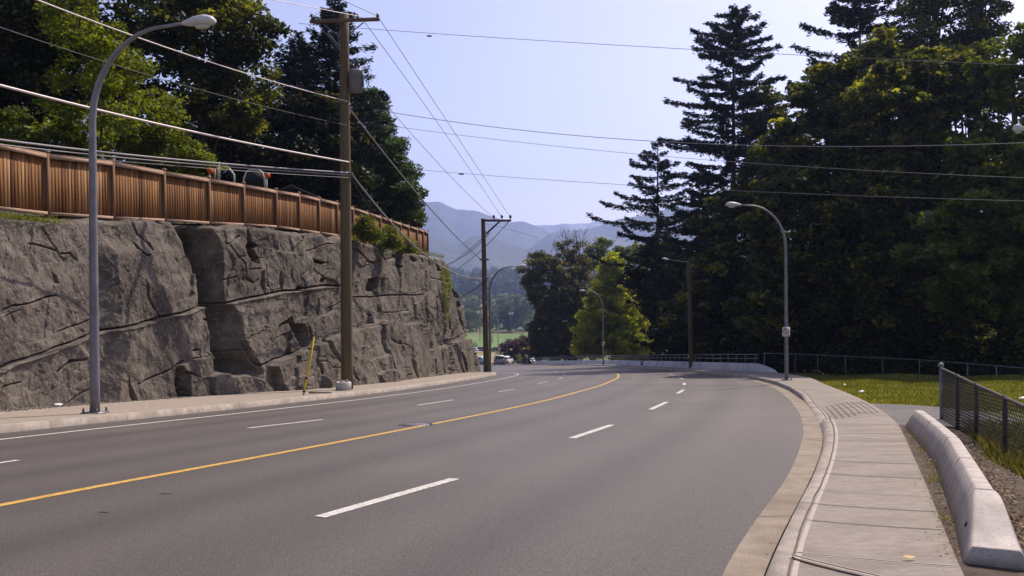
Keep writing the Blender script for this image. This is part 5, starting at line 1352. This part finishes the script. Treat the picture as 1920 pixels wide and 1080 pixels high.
def conL(px_top, py_top, Y, label, profpx, m, **k):
    tp__ = at(px_top, py_top, Y); b = tl(px_top, Y); H = tp__.z - b[2]; prof = sorted([((at(px_top, py, Y).z - b[2]) / H, w * Y / F) for py, w in profpx]); return conifer('fir_tree', label, b, tp__, prof, LM[m], group=G_L, **k)
conL(628, -12, 56, 'dark conifer with a pointed top right behind the big utility pole', [(-12, 4), (40, 40), (100, 66), (170, 80), (260, 100), (380, 90)], 'fir', seed=61, whorl=.42, per=7, dens=34, size=.13, trunk=.3, droop=.10, wid=.42)
conL(560, 60, 58, 'lower dark conifer just left of the pointed one', [(60, 4), (120, 50), (200, 80), (300, 100), (380, 90)], 'fir', seed=62, whorl=.45, per=7, dens=30, size=.14, trunk=.3, droop=.10, wid=.42)
Lf('cedar_tree', 'green feathery tree sloping down right of the big utility pole', [bl(690, 240, 40, 70, 62), bl(715, 290, 50, 70, 62), bl(735, 350, 55, 60, 62), bl(690, 350, 60, 70, 62), bl(765, 385, 30, 40, 62), bl(700, 200, 22, 30, 62), bl(660, 400, 80, 50, 62)], 62, 'cedar', 690, nclus=420, nleaf=52000, crad=.62, size=.14, seed=55, trunk=.3, asp=.4, shell=.45)
Lf('maple_tree', 'small dark tree at the terrace edge above the fence corner', [bl(745, 400, 45, 40, 66), bl(700, 410, 60, 40, 66)], 66, 'dark', 720, nclus=160, nleaf=16000, crad=.6, size=.15, seed=56, trunk=.2, shell=.3)
# hedge-like shrubs right behind the fence
for k, (px, py, rx, ry, Y, lab) in enumerate(((20, 250, 60, 40, 31, 'bright shrub above the fence at the left picture edge'), (110, 270, 50, 35, 32, 'bright shrub above the fence left of the closest lamp'), (250, 285, 60, 38, 35.5, 'bright shrub above the fence right of the closest lamp'), (345, 292, 45, 38, 37, 'bright shrub above the fence left of the orange lamp'))):
    broadleaf('bush', lab, [bl(px, py, rx, ry, Y), bl(px + 20, py + 25, rx, ry, Y)], tl(px, Y), LM['bright' if k else 'mid'], nclus=90, nleaf=7000, crad=.3, size=.075, seed=80 + k, trunk=.05, cat='bush', group='shrubs behind the wooden fence', limbs=5)
# bush growing on the lip in front of the fence
wbp = col_on(offset(wbase, -.85), 715, 440); Yb = wbp[1]
def lipY(px): return col_on(offset(wbase, -.8), px, 440)[1]
for k, (px, py, rx, ry, nn, lab) in enumerate(((682, 430, 24, 20, 4200, 'yellow green bush on the rock lip next to the big utility pole'), (722, 447, 26, 22, 3600, 'straggly green bush on the rock lip before the fence'), (757, 458, 20, 14, 2000, 'low dry weeds on the rock lip below the fence end'))):
    Y = lipY(px); broadleaf('bush', lab, [bl(px, py, rx, ry, Y, .5), bl(px + 6, py + 10, rx * 1.1, ry * .6, Y, .5)], (ray(px, 440)[0] * Y, Y, 2.15), LM['weed'], nclus=60, nleaf=nn, crad=.34, size=.075, seed=90 + k, trunk=.03, cat='bush', group='bushes on top of the rock face', limbs=10)
# climbing plant on the end of the rock and weeds on the lip
r = np.random.default_rng(9); pts = []; cand = np.argwhere((PX > 827) & (PX < 841) & (PY > 500) & (PY < 605)); pr_ = np.clip(1.3 - (PY[cand[:, 0], cand[:, 1]] - 500) / 110, .1, 1) ; cand = cand[r.random(len(cand)) < pr_]
for i_, j_ in cand[r.integers(0, len(cand), 1500)]: pts.append((Xw[i_, j_] + .06 + r.normal(0, .05), Yw[i_, j_] - .08 + r.normal(0, .05), Zg2[i_, j_] + r.normal(0, .06)))
V, Fq = leafcloud(r, np.array(pts), .08); o = npmesh('climbing_plant', V, Fq, LM['weed'], None, r.random(len(Fq))); tag(o, 'green creeper hanging down the right end of the rock face', 'climbing plant')
pts = []
for px in r.uniform(640, 832, 2600): 
    Y = lipY(px); pts.append(np.array([ray(px, 450)[0] * Y, Y + r.uniform(-.35, .5), 2.1 + (ztop[np.argmin(abs(cpx - px))] - 2.15) * .8 + abs(r.normal(0, .12))]))
V, Fq = leafcloud(r, np.array(pts), .06, 0, .22); o = npmesh('weeds', V, Fq, LM['weed'], None, r.random(len(Fq))); tag(o, 'thin weeds growing along the lip of the rock', 'weeds', kind='stuff')
pts = []
for px in r.uniform(-20, 110, 1200): 
    c0 = col_on(offset(wbase, -1.1), px, 440); pts.append(np.array([c0[0] + r.normal(0, .15), c0[1] + r.normal(0, .1), 2.02 + abs(r.normal(0, .07))]))
V, Fq = leafcloud(r, np.array(pts), .05, 0, .22); o = npmesh('weeds', V, Fq, LM['weed'], None, r.random(len(Fq))); tag(o, 'thin grass under the left bays of the wooden fence', 'weeds', kind='stuff')

# ---------------------------------------------------------------- grass and litter
def blades(name, P, hmin, hmax, m, label, seed, cat='grass', wid=.012, leanf=.35):
    r = np.random.default_rng(seed); n = len(P); h = r.uniform(hmin, hmax, n); a = r.uniform(0, 6.28, n); le = r.normal(0, leanf, (n, 2)) * h[:, None]
    w = wid * r.uniform(.7, 1.5, n); s = np.column_stack([np.cos(a) * w, np.sin(a) * w, np.zeros(n)])
    b0 = P - s; b1 = P + s; mid = P + np.column_stack([le * .35, h * .6]); tip = P + np.column_stack([le, h])
    V = np.stack([b0, b1, mid + s * .7, tip, mid - s * .7], 1).reshape(-1, 3)
    F5 = np.arange(n * 5).reshape(n, 5); o = npmesh(name, V, F5, m, None, np.clip(r.normal(.45, .25, n) + .25 * fbm(P[:, 0] * .8, P[:, 1] * .8, 9, 2), 0, 1)); return tag(o, label, cat, kind='stuff')
r = np.random.default_rng(21)
def sample_poly(poly, n, r):
    poly = np.array(poly); lo, hi = poly.min(0), poly.max(0); out = np.zeros((0, 2))
    while len(out) < n:
        q = r.uniform(lo, hi, (n * 2, 2)); q = q[inpoly(q[:, 0], q[:, 1], [tuple(p) for p in poly])]; out = np.vstack([out, q])
    return out[:n]
G1 = [(9.0, 23.3), (9.7, 25), (11.4, 32.2), (12.8, 37.6), (13.9, 43), (14.2, 47.5), (14.6, 50.3), (18, 47.3), (21, 44), (24, 38), (28, 30), (30, 15.5), (22, 16.2), (15, 18.6), (11.5, 20.8)]
P = sample_poly(G1, 120000, r); dens = fbm(P[:, 0] * .5, P[:, 1] * .5, 3, 3); P = P[dens > r.uniform(-1.6, .35, len(P))]
blades('grass', np.column_stack([P, terrain(P[:, 0], P[:, 1]) - .02]), .04, .12, LM['grass'], 'sunlit green grass patch between the footway and the far chain fence', 1, wid=.016)
G2 = [(5.9, 11.2), (6.65, 13.0), (8.2, 16.4), (9.6, 15.5), (14, 12.6), (19, 10.6), (16, 3), (4.4, 4.6), (4.55, 6.2), (5.2, 8.6)]
P = sample_poly(G2, 90000, r)
dfe = np.abs((P - np.array([8.22, 17.4])) @ np.array([.951, -.309])); keep = r.random(len(P)) < np.clip(1.2 - .0 * dfe, .3, 1); P = P[keep]
blades('grass', np.column_stack([P, terrain(P[:, 0], P[:, 1]) - .02]), .07, .34, LM['grass2'], 'long yellowish grass behind the near chain fence', 2, wid=.010)
# dead leaves along both sides of the low barrier
def litter(name, P, m, size, label, seed, lift=.12):
    r = np.random.default_rng(seed); z = zg(P[:, 0], P[:, 1]) + lift + np.abs(r.normal(0, .008, len(P))); V, Fq = leafcloud(r, np.column_stack([P, z]), size, 1.6, .6); o = npmesh(name, V, Fq, m, None, r.random(len(Fq))); return tag(o, label, 'leaf litter', kind='stuff')
k = r.random(2600) * bs[-1]; bx = np.column_stack([np.interp(k, bs, BL[:, 0]), np.interp(k, bs, BL[:, 1])]); nn = np.array([.91, -.41])
litter('leaf_litter', bx[:1100] - nn * np.abs(r.normal(.02, .08, 1100))[:, None], LM['dry'], .012, 'crumbled brown leaves between the footway and the low barriers', 4, .125)
litter('leaf_litter', np.vstack([bx[1100:] + nn * (.36 + np.abs(r.normal(0, .22, 1500)))[:, None], bx[:900] + nn * (.40 + np.abs(r.normal(0, .10, 900)))[:, None]]), LM['dry'], .022, 'thick brown leaves behind the low barriers at the fence foot', 5, .10)
P = np.column_stack([r.uniform(1.9, 4.6, 30), np.zeros(30)]); 
li = r.integers(60, 200, 46); pp = [swpoint(r.uniform(.1, .95), i) for i in li]; V, Fq = leafcloud(r, np.array(pp) + [0, 0, .008], .013, 2, .6)
tag(npmesh('leaf_crumbs', V, Fq, LM['dry'], None, r.random(len(Fq)) * .4), 'few scattered leaf crumbs on the right footway slabs', 'leaf litter', kind='stuff')
for k, i in enumerate(range(6)):
    kk = [1.4, 3.6, 5.0, 6.6, 4.0, 8.2][k]; q = np.array([np.interp(kk, bs, BL[:, 0]), np.interp(kk, bs, BL[:, 1])]) - nn * .04
    pts = q[None] + r.normal(0, .035, (70, 2)); V, Fq = leafcloud(r, np.column_stack([pts, zg(pts[:, 0], pts[:, 1]) + .13 + np.abs(r.normal(0, .03, 70))]), .012, 0, .35)
    if k == 0: VV = [V]; FF = [Fq]; nv = len(V)
    else: VV.append(V); FF.append(Fq + nv); nv += len(V)
tag(npmesh('weeds', np.vstack(VV), np.vstack(FF), LM['weed'], None, r.random(sum(len(f) for f in FF))), 'small green weeds sprouting at the foot of the low barriers', 'weeds', kind='stuff')
gi = r.integers(0, 330, 420); gq = gut[gi] - (offset(gut, 1)[gi] - gut[gi]) * np.abs(r.normal(.0, .05, 420))[:, None]
V, Fq = leafcloud(r, np.column_stack([gq, zg(gq[:, 0], gq[:, 1]) + .012]), .010, 2, .6)
tag(npmesh('gutter_grit', V, Fq, LM['dry'], None, r.random(len(Fq)) * .5), 'fine grit and leaf crumbs swept against the right kerb in the gutter', 'grit', kind='stuff')
M['leaf_pale'] = mat('fallen_leaf', (.50, .32, .14), (.60, .42, .2), 8, .8)
q = np.array(bp(1703, 1047, .14)); o = npmesh('fallen_leaf', [(-.045, 0, 0), (-.01, .02, .012), (.04, .012, .004), (.05, -.006, .01), (.01, -.02, .0), (-.03, -.015, .01)], np.array([[0, 5, 4, 3, 2, 1]]), M['leaf_pale']); o.location = (q[0], q[1], zgf(*q) + .145); tag(o, 'single pale yellow leaf lying on the footway near the barrier end', 'leaf')
M['paper'] = mat('white_paper', (.8, .8, .78), None)
for (px, py, s, lab) in ((1615, 737, .07, 'white scrap of litter lying on the grass patch'), (1917, 750, .08, 'white scrap of litter by the near fence at the right edge'), (1584, 724, .03, 'tiny pale scrap of litter near the sign lamp post')):
    q = np.array(bp(px, py, .0)); z = float(terrain(q[0], q[1])) + .07
    mb = MB(); mb.loft([[(-s, -.03, 0), (s, -.05, .02), (s * .8, .05, .05), (-s * .9, .05, .01)], [(-s, -.03, .02), (s, -.05, .04), (s * .8, .05, .07), (-s * .9, .05, .03)]]); o = mb.build('litter', M['paper']); o.location = (q[0], q[1], z); tag(o, lab, 'litter')
q = base_at(108, 762); 
mb = MB(); mb.loft([[(-.12, -.04, 0), (.10, -.05, .0), (.12, .03, .03), (-.1, .05, .03)], [(-.12, -.04, .02), (.10, -.05, .03), (.12, .03, .05), (-.1, .05, .06)]]); o = mb.build('litter', M['paper']); o.location = q + Vector((0, 0, .02)); tag(o, 'crumpled white scrap on the gravel left of the closest lamp', 'litter')
# ---------------------------------------------------------------- things above the fence
def hoop(px0, px1, pyt, pyb, Y, label, r=.045):
    root = empty('tube_frame', at((px0 + px1) / 2, pyb, Y), label, 'tube frame'); o0 = Vector(root.location); w = (px1 - px0)
    P = [(px0, pyb), (px0 + w * .04, pyb - (pyb - pyt) * .55), (px0 + w * .16, pyt + (pyb - pyt) * .12), (px0 + w * .34, pyt), (px0 + w * .7, pyt + 1), (px0 + w * .88, pyt + (pyb - pyt) * .16), (px0 + w * .97, pyt + (pyb - pyt) * .5), (px1, pyb)]
    mb = MB(); mb.tube([tuple(at(x, y, Y) - o0) for x, y in P], r, 8); mb.build('hoop', M['tubewhite'], root, True); return root, o0
Yt = 40
h1, o0 = hoop(456, 497, 318, 352, Yt, 'pale rounded tube hoop showing above the wooden fence right of the curved tube')
mb = MB(); mb.loft([[tuple(at(x, y, Yt + .1 + d) - o0) for x, y in ((462, 352), (462, 330), (468, 322), (488, 322), (493, 330), (493, 352))] for d in (0, .06)]); mb.build('dark_screen', M['black'], h1)
q = empty('tube_frame', at(437, 340, Yt), 'short curved white tube above the fence left of the hoop', 'tube frame'); o1 = Vector(q.location)
mb = MB(); mb.tube([tuple(at(x, y, Yt) - o1) for x, y in ((421, 312), (427, 313), (433, 320), (439, 328), (439.5, 350))], .045, 8); mb.build('tube', M['tubewhite'], q, True)
Yu = 36.6; q = empty('tube_frame', at(410, 330, Yu), 'pair of thin white uprights above the fence beside the left orange lamp', 'tube frame'); o1 = Vector(q.location)
for a, b_ in (((403, 335), (403, 317)), ((409, 337), (409, 308)), ((412, 338), (411, 304))):
    mb = MB(); mb.tube([tuple(at(*a, Yu) - o1), tuple(at(*b_, Yu) - o1)], .025, 6); mb.build('upright', M['tubewhite'], q)
for (px, py, pb, lab) in ((394, 320, 335, 'left orange marker lamp just above the fence'), (501, 329, 352, 'right orange marker lamp on a white post beside the hoop')):
    Ym = 36.0 if px < 450 else Yt - .1; root = empty('marker_lamp', at(px, pb, Ym), lab, 'lamp', 'orange lamps above the fence'); o1 = Vector(root.location)
    c = at(px, py, Ym) - o1; mb = MB(); mb.lathe((c.x, c.y - .04, c.z), [(.02, -.09), (.10, -.08), (.115, 0), (.10, .08), (.02, .09)], 14, axis=np.array([[1, 0, 0], [0, 0, -1], [0, 1, 0]])); mb.box((c.x, c.y + .08, c.z), (.2, .06, .2)); mb.build('lens', M['orange'], root, True)
    mb = MB(); mb.tube([(0 - .03, .03, -.5), (c.x - .03, .03, c.z)], .03, 6); mb.build('stem', M['tubewhite'], root)
M['shed'] = mat('shed_roof', (.05, .04, .035), (.08, .07, .06), 3, .9)
sh = empty('shed', at(545, 372, 47), 'dim dark gabled shed roof peeking over the fence near the big pole', 'shed'); o1 = Vector(sh.location)
a, b_, c = at(514, 362, 47) - o1, at(548, 347, 47) - o1, at(592, 366, 47) - o1
mb = MB(); mb.loft([[tuple(a + Vector((0, d, 0))), tuple(b_ + Vector((0, d, 0))), tuple(c + Vector((0, d, 0))), tuple(c + Vector((0, d, -.1))), tuple(b_ + Vector((0, d, -.13))), tuple(a + Vector((0, d, -.1)))] for d in (-.3, 4)]); mb.build('roof', M['shed'], sh)
mb = MB(); mb.box((0, 2.0, -.9), (1.7, 3.4, 1.7)); mb.build('wall', M['shed'], sh)

# ---------------------------------------------------------------- vehicles
def paint(name, c):
    m = mat(name, c, None, rough=.35, spec=.5); m.node_tree.nodes["Principled BSDF"].inputs["Coat Weight"].default_value = .4; return m
M['glass'] = mat('car_glass', (.015, .02, .025), None, rough=.12, spec=.6)
M['tail'] = mat('tail_lamp', (.30, .03, .02), None, rough=.3); M['tyre'] = M['black']
def make_car(W, L, H, belt, kind):
    """rear faces -Y"""
    root = empty('parked_car'); hw = W / 2
    # body shell sections along Y
    body = MB(); secs = []
    for y, w, zt, zb in ((-L / 2, .86, belt * .86, .42), (-L / 2 + .08, .96, belt, .30), (-L / 2 + .5, 1, belt + .02, .22), (0, 1, belt, .20), (L / 2 - 1.2, 1, belt - .04, .22), (L / 2 - .3, .95, belt - .18, .26), (L / 2, .82, belt - .34, .38)):
        x = hw * w; secs.append([(-x * .93, y, zb), (-x, y, zb + .15), (-x, y, zt - .12), (-x * .92, y, zt), (x * .92, y, zt), (x, y, zt - .12), (x, y, zb + .15), (x * .93, y, zb)])
    body.loft(secs); bo = body.build('body', None, root, False)
    cab = MB(); secs = []; r0 = -L / 2 + (.10 if kind == 'suv' else .25)
    for y, z, w in ((r0, belt - .02, .92), (r0 + .18, H - .10, .78), (r0 + .45, H, .76), (r0 + 1.4, H, .76), (L / 2 - 2.0, H - .08, .74), (L / 2 - 1.25, belt - .02, .88)):
        secs.append([(-hw * .93, y, belt - .06), (-hw * w, y, z), (hw * w, y, z), (hw * .93, y, belt - .06)])
    cab.loft(secs); cb = cab.build('roof', None, root)
    g = MB(); s = .012
    z0, z1 = belt + .05, H - .13; g.add([(-hw * .76, r0 + .02 - s, z0), (hw * .76, r0 + .02 - s, z0), (hw * .68, r0 + .16 - s, z1), (-hw * .68, r0 + .16 - s, z1)], [(0, 1, 2, 3)])
    rw = g.build('rear_window', M['glass'], root)
    for sd in (-1, 1):
        g = MB(); g.add([(sd * (hw * .925 + s), r0 + .45, belt + .02), (sd * (hw * .925 + s), L / 2 - 1.5, belt + .02), (sd * (hw * .78 + s), L / 2 - 2.0, H - .14), (sd * (hw * .785 + s), r0 + .5, H - .1)], [(0, 1, 2, 3)]); g.build('side_window', M['glass'], root)
        g = MB(); g.box((sd * hw * .86, -L / 2 - .0, belt - .12 if kind == 'suv' else belt - .2), (.16, .12, .34 if kind == 'suv' else .2)); g.build('tail_light', M['tail'], root)
        g = MB(); g.box((sd * (hw + .10), L / 2 - 1.45, belt + .08), (.2, .1, .14)); g.build('mirror', None, root)
        for yy in (-L / 2 + .85, L / 2 - .85):
            g = MB(); A_ = np.array([[0, 0, 1], [0, 1, 0], [-1, 0, 0]]); g.lathe((sd * (hw - .11), yy, .33), [(.30, -.11), (.335, -.08), (.335, .08), (.30, .11)], 18, axis=A_); wq = g.build('wheel', M['tyre'], root, True)
            g = MB(); g.lathe((sd * (hw - .0), yy, .33), [(.2, -.02), (.2, .012), (.05, .02)], 12, axis=A_ * sd); g.build('rim', M['galv'], wq)
    g = MB(); g.box((0, -L / 2 - .02, .42), (W * .88, .12, .2)); g.build('rear_bumper', M['galv_dark'], root)
    g = MB(); g.box((0, -L / 2 - .03, .72), (.34, .03, .14)); g.build('number_plate', M['sign_white'], root)
    return root
def paint_car(c, m):
    for ch in c.children:
        if ch.name.split('.')[0] in ('body', 'roof', 'mirror'):
            if ch.data.users > 1: ch.data = ch.data.copy()
            ch.data.materials.clear(); ch.data.materials.append(m)
suv = make_car(1.9, 4.6, 1.78, 1.08, 'suv'); hat = make_car(1.75, 4.1, 1.5, .95, 'car')
cg = 'cars seen down the road'
def put(c, px, py, Y, rz, s, m, lab, flat=True):
    paint_car(c, m); p = at(px, py, Y); c.location = p; c.rotation_euler = (0, 0, rz); c.scale = (s, s, s); tag(c, lab, 'car', cg)
pw, ps, pb_, pd, pr = paint('white_paint', (.62, .60, .57)), paint('silver_paint', (.36, .34, .33)), paint('pale_blue_paint', (.42, .50, .60)), paint('dark_paint', (.04, .045, .06)), paint('red_paint', (.25, .04, .03))
cars = [suv, hat] + [copy_tree(hat) for _ in range(6)] + [copy_tree(suv)]
def on(px, Y, off=0): x = ray(px, 680)[0] * Y; return x
def put2(c, px, Y, rz, s, m, lab):
    x = ray(px, 680)[0] * Y; z = float(zg(x, Y)); paint_car(c, m); c.location = (x, Y, z + .01); c.rotation_euler = (0, 0, rz); c.scale = (s, s, s); tag(c, lab, 'car', cg)
put2(suv, 936, 158, math.radians(3), 1.0, ps, 'silver boxy vehicle seen from behind, stopped beyond the bend')
put2(hat, 949, 168, math.radians(-14), 1.08, pw, 'white car just right of and ahead of the silver one')
cars2 = cars[2:]
cars2_spec = ((891, 172, 70, pb_, 'pale blue white car parked low at the rock end'), (909, 418, 80, pd, 'dark car in the far pale lot left of the second pole'), (886, 420, 80, pw, 'white car in the far pale lot near the rock edge'), (926, 425, 85, pd, 'dark car in the far lot between the two thin poles'), (982, 225, 75, pd, 'dark car parked below the yellow bush'), (989, 235, 70, ps, 'grey car parked next to the thin sign pole'))
for c, (px, Y, rz, m, lab) in zip(cars2, cars2_spec): put2(c, px, Y, math.radians(rz), 1.0 if Y < 300 else 1.3, m, lab)
put2(cars[8], 898, 424, math.radians(85), 1.2, pr, 'dull red vehicle in the far pale lot')

# ---------------------------------------------------------------- valley
def flat_poly(px, off, name, m):
    P = []
    for x, Y in px: X = ray(x, 650)[0] * Y; P.append((X, Y))
    return P
def vstrip(A, B, off, name, m): return strip_xy(reparam(np.array(A, float), 30), reparam(np.array(B, float), 30), off, name, m, 6, 'structure')
vstrip([(-200, 455), (60, 455)], [(-240, 605), (80, 605)], .25, 'field', M['field'])
vstrip([(-120, 408), (-12, 408)], [(-120, 432), (-14, 432)], .3, 'parking_lot', mat('pale_lot', (.34, .31, .28), (.42, .38, .35), .2, .9))
vstrip([(-5.5, 172), (-9, 220), (-15, 300), (-24, 410)], [(-10.5, 174), (-15, 220), (-23, 300), (-36, 410)], .25, 'side_street', M['asphalt_old'])
vstrip([(-2, 178), (-4, 220), (-6, 300), (-8, 405)], [(-5.3, 176), (-8.8, 220), (-14.7, 300), (-23.5, 405)], .22, 'dry_grass_bank', M['drygrass'])
vstrip([(-200, 434), (60, 434)], [(-200, 453), (60, 453)], .22, 'dry_grass_bank', M['drygrass'])
def fartree(label, px, pyt, pyb, wpx, Y, m, seed, name='valley_tree', n=3500, group='trees in the valley', nb=3, lift=.25):
    r = np.random.default_rng(seed); h = (pyb - pyt); bb = []
    for k in range(nb):
        t = (k + .5) / nb; bb.append(bl(px + r.normal(0, wpx * .12), pyt + h * (.28 + .5 * t * (1 - lift)), wpx * (.34 + .22 * math.sin(math.pi * min(1, t + .25))), h * .30, Y))
    b = at(px, pyb, Y); return broadleaf(name, label, bb, b, LM[m], nclus=70, nleaf=n, crad=wpx * Y / F * .16, size=wpx * Y / F * .035, seed=seed, trunk=wpx * Y / F * .03, group=group, limbs=5, shell=.4)
fartree('big round dark tree standing alone at the far side of the green field', 958, 557, 629, 44, 640, 'fardark', 201, n=7000, lift=.35)
fartree('round purple leaved plum tree behind the white car', 963, 628, 682, 46, 215, 'purple', 202, n=9000, lift=.0)
fartree('right part of the purple plum foliage near the sign pole', 983, 636, 684, 26, 212, 'purple', 203, n=5000, lift=.0)
fartree('small dark pointed tree above the purple plum', 978, 620, 650, 13, 260, 'fardark', 204, n=2500)
fartree('small yellow green bush below the purple plum', 972, 661, 680, 11, 190, 'bright', 205, name='valley_bush', n=1800, lift=0)
fartree('round dark shrub on the field edge near the rock', 887, 640, 659, 14, 430, 'fardark', 206, name='valley_bush', n=1800, lift=0)
fartree('small dark shrub left of the second pole', 897, 651, 658, 7, 432, 'fardark', 207, name='valley_bush', n=900, lift=0)
fartree('dark shrub between the two poles at the field edge', 927, 650, 662, 10, 420, 'fardark', 208, name='valley_bush', n=1200, lift=0)
fartree('narrow dark tree directly behind the second street lamp', 921, 618, 655, 11, 400, 'fardark', 209, n=2200, lift=.1)
fartree('mid green tree left of the second pole across the field', 893, 575, 622, 36, 660, 'far', 210, n=4200)
fartree('mid green tree just right of the slim lamp across the field', 932, 570, 627, 30, 660, 'far', 211, n=4200)
fartree('yellowish tree on the right side of the field under the rusty maple', 990, 585, 628, 32, 660, 'mid', 212, n=4200)
fartree('dark tree in the gap behind the rock top end', 866, 560, 618, 40, 680, 'fardark', 213, n=4200)
fartree('pale green tree at the rock end across the field', 880, 598, 626, 24, 645, 'mid', 214, n=3000)
# long far woods: masses of trees, uncountable
def woods(name, label, x0, x1, Y0, Y1, n, hmin, hmax, m, seed, sz):
    r = np.random.default_rng(seed); X = r.uniform(x0, x1, n); Y = r.uniform(Y0, Y1, n); Z = zg(X, Y); Cs = []; ts = []
    for x, y, z in zip(X, Y, Z):
        h = r.uniform(hmin, hmax); k = 240; d = rdir(r, k) * (r.random(k) ** .4)[:, None]; w = h * r.uniform(.28, .42)
        c = np.array([x, y, z + h * .55]) + d * np.array([w, w, h * .46]); c += .12 * w * np.sin(c * 1.7 / w * 2); Cs.append(c); ts.append(np.clip(r.normal(.5, .2) + r.normal(0, .15, k), 0, 1))
    C = np.vstack(Cs); V, Fq = leafcloud(r, C, sz, .4, .8); o = npmesh(name, V, Fq, m, None, np.concatenate(ts)); return tag(o, label, 'woodland', kind='stuff')
woods('far_woodland', 'hedgerow and trees lining the far side of the green field', -120, 40, 640, 760, 46, 6, 12, LM['far'], 301, 1.3)
woods('far_woodland', 'patchy valley woods behind the field', -200, 90, 800, 1150, 85, 12, 24, LM['far'], 302, 2.2)
woods('far_woodland', 'hazy belt of tall valley trees before the mountains', -330, 160, 1250, 1700, 170, 26, 42, LM['fardark'], 303, 3.8)
woods('far_woodland', 'faint farthest treeline at the mountain foot', -700, 500, 2000, 2700, 190, 26, 40, LM['fardark'], 304, 5)
# pale buildings in the valley
M['pale_wall'] = mat('pale_wall', (.5, .48, .45), (.58, .56, .53), .5, .8); M['pale_roof'] = mat('pale_roof', (.55, .55, .55), (.65, .64, .63), .5, .7)
def house(px, py, w, h, Y, label):
    b = at(px, py, Y); root = empty('house', b, label, 'house', 'pale buildings in the valley'); W = w * Y / F; H = h * Y / F
    mb = MB(); mb.box((0, 0, H * .3), (W, W * .7, H * .7)); wl = mb.build('wall', M['pale_wall'], root)
    mb = MB(); mb.loft([[(x, -W * .4, H * .62), (x, 0, H * 1.05), (x, W * .4, H * .62), (x, W * .4, H * .58), (x, 0, H), (x, -W * .4, H * .58)] for x in (-W * .55, W * .55)]); mb.build('roof', M['pale_roof'], root)
    for k in (-.28, 0, .28): mb = MB(); mb.box((k * W, -W * .352, H * .3), (W * .12, W * .02, H * .28)); mb.build('window', M['glass'], root)
house(849, 556, 14, 5, 900, 'long pale building just above the cable loop beside the rock')
house(858, 531, 12, 6, 1500, 'pale domed roof building among the hazy treetops')
house(975, 621, 16, 4.5, 655, 'low grey white building on the right side of the field behind the round tree')
house(945, 566, 22, 3.5, 1000, 'long flat pale roof among the valley trees')
house(981, 652, 8, 5, 640, 'tiny white shed by the park behind the plum tree') if False else None
# ---------------------------------------------------------------- mountains
def ridge(name, sil, Y, depth, m, seed, amp=.06, base=-40):
    xs = np.arange(-1500, 3400, 7.0); top = np.interp(xs, [p[0] for p in sil], [p[1] for p in sil])
    zt = np.array([at(x, y, Y).z for x, y in zip(xs, top)]); X = np.array([at(x, 500, Y).x for x in xs])
    zt += fbm(X / (Y * .02), seed, 1, 4) * Y * .0014
    nr_ = 60; V = []
    for j in range(nr_):
        t = j / (nr_ - 1); yy = Y - depth * (1 - t) ; gull = fbm(X / (depth * .16) + fbm(X / depth, yy / depth, 2) , yy / (depth * .55), seed, 5)
        s = t ** 1.15; z = base + (zt - base) * s + gull * amp * (zt - base).clip(0) * (1 - t) * t * 4
        V.append(np.column_stack([X * (yy / Y), np.full(len(X), yy) + gull * depth * .05 * (1 - t), z]))
    for q in (1, 2): V.append(np.column_stack([X, np.full(len(X), Y + depth * .5 * q), base + (zt - base) * (1 - .45 * q)]))
    n = len(xs); V = np.vstack(V); I, J = np.meshgrid(np.arange(nr_ + 1), np.arange(n - 1), indexing='ij'); a = (I * n + J).ravel()
    o = npmesh(name, V, np.column_stack([a, a + 1, a + n + 1, a + n]), m, None, None, True); o['kind'] = 'structure'; return o
MF = mat('forested_slope', (.018, .028, .018), (.04, .055, .032), .008, .95, 1.0, .03, c3=(.09, .10, .05), scale3=.0016, amt3=.6)
MF.node_tree.nodes["Bump"].inputs["Distance"].default_value = 12
ridge('mountain', [(-1500, 330), (0, 380), (600, 420), (780, 430), (813, 442), (840, 455), (862, 455), (880, 447), (898, 441), (923, 441), (940, 451), (965, 461), (985, 466), (1000, 462), (1030, 452), (1060, 446), (1105, 438), (1200, 460), (1500, 470), (3400, 400)], 3500, 1100, MF, 3)
ridge('mountain', [(-1500, 420), (900, 520), (1000, 462), (1030, 440), (1060, 432), (1105, 426), (1141, 417), (1183, 408), (1300, 380), (1600, 340), (3400, 300)], 4300, 1200, MF, 17)
ridge('mountain', [(-1500, 250), (300, 330), (700, 360), (800, 379), (826, 380), (857, 391), (890, 396), (920, 403), (957, 415), (975, 414), (994, 421), (1027, 435), (1060, 470), (1200, 520), (3400, 520)], 5400, 1700, MF, 29)
ridge('mountain', [(-1500, 470), (950, 440), (1004, 422), (1038, 424), (1077, 420), (1105, 417), (1121, 413), (1150, 420), (1200, 415), (1400, 400), (3400, 380)], 6400, 800, mat('far_snowy_slope', (.10, .11, .10), (.45, .46, .50), .004, .9), 41)

# ---------------------------------------------------------------- haze
mh_ = bpy.data.materials.new('haze'); mh_.use_nodes = True; nt = mh_.node_tree; nt.nodes.remove(nt.nodes["Principled BSDF"])
pv = nt.nodes.new("ShaderNodeVolumePrincipled"); pv.inputs["Color"].default_value = (.46, .58, 1.0, 1); pv.inputs["Density"].default_value = HAZE; pv.inputs["Anisotropy"].default_value = .5
nt.links.new(pv.outputs[0], nt.nodes["Material Output"].inputs["Volume"])
mb = MB(); mb.box((0, 3270, 425), (22000, 7540, 1060)); hz = mb.build('haze', mh_); hz['kind'] = 'stuff'
tag(hz, 'pale blue summer haze filling the valley air', 'haze')
lamp['label'] = lamp['label']
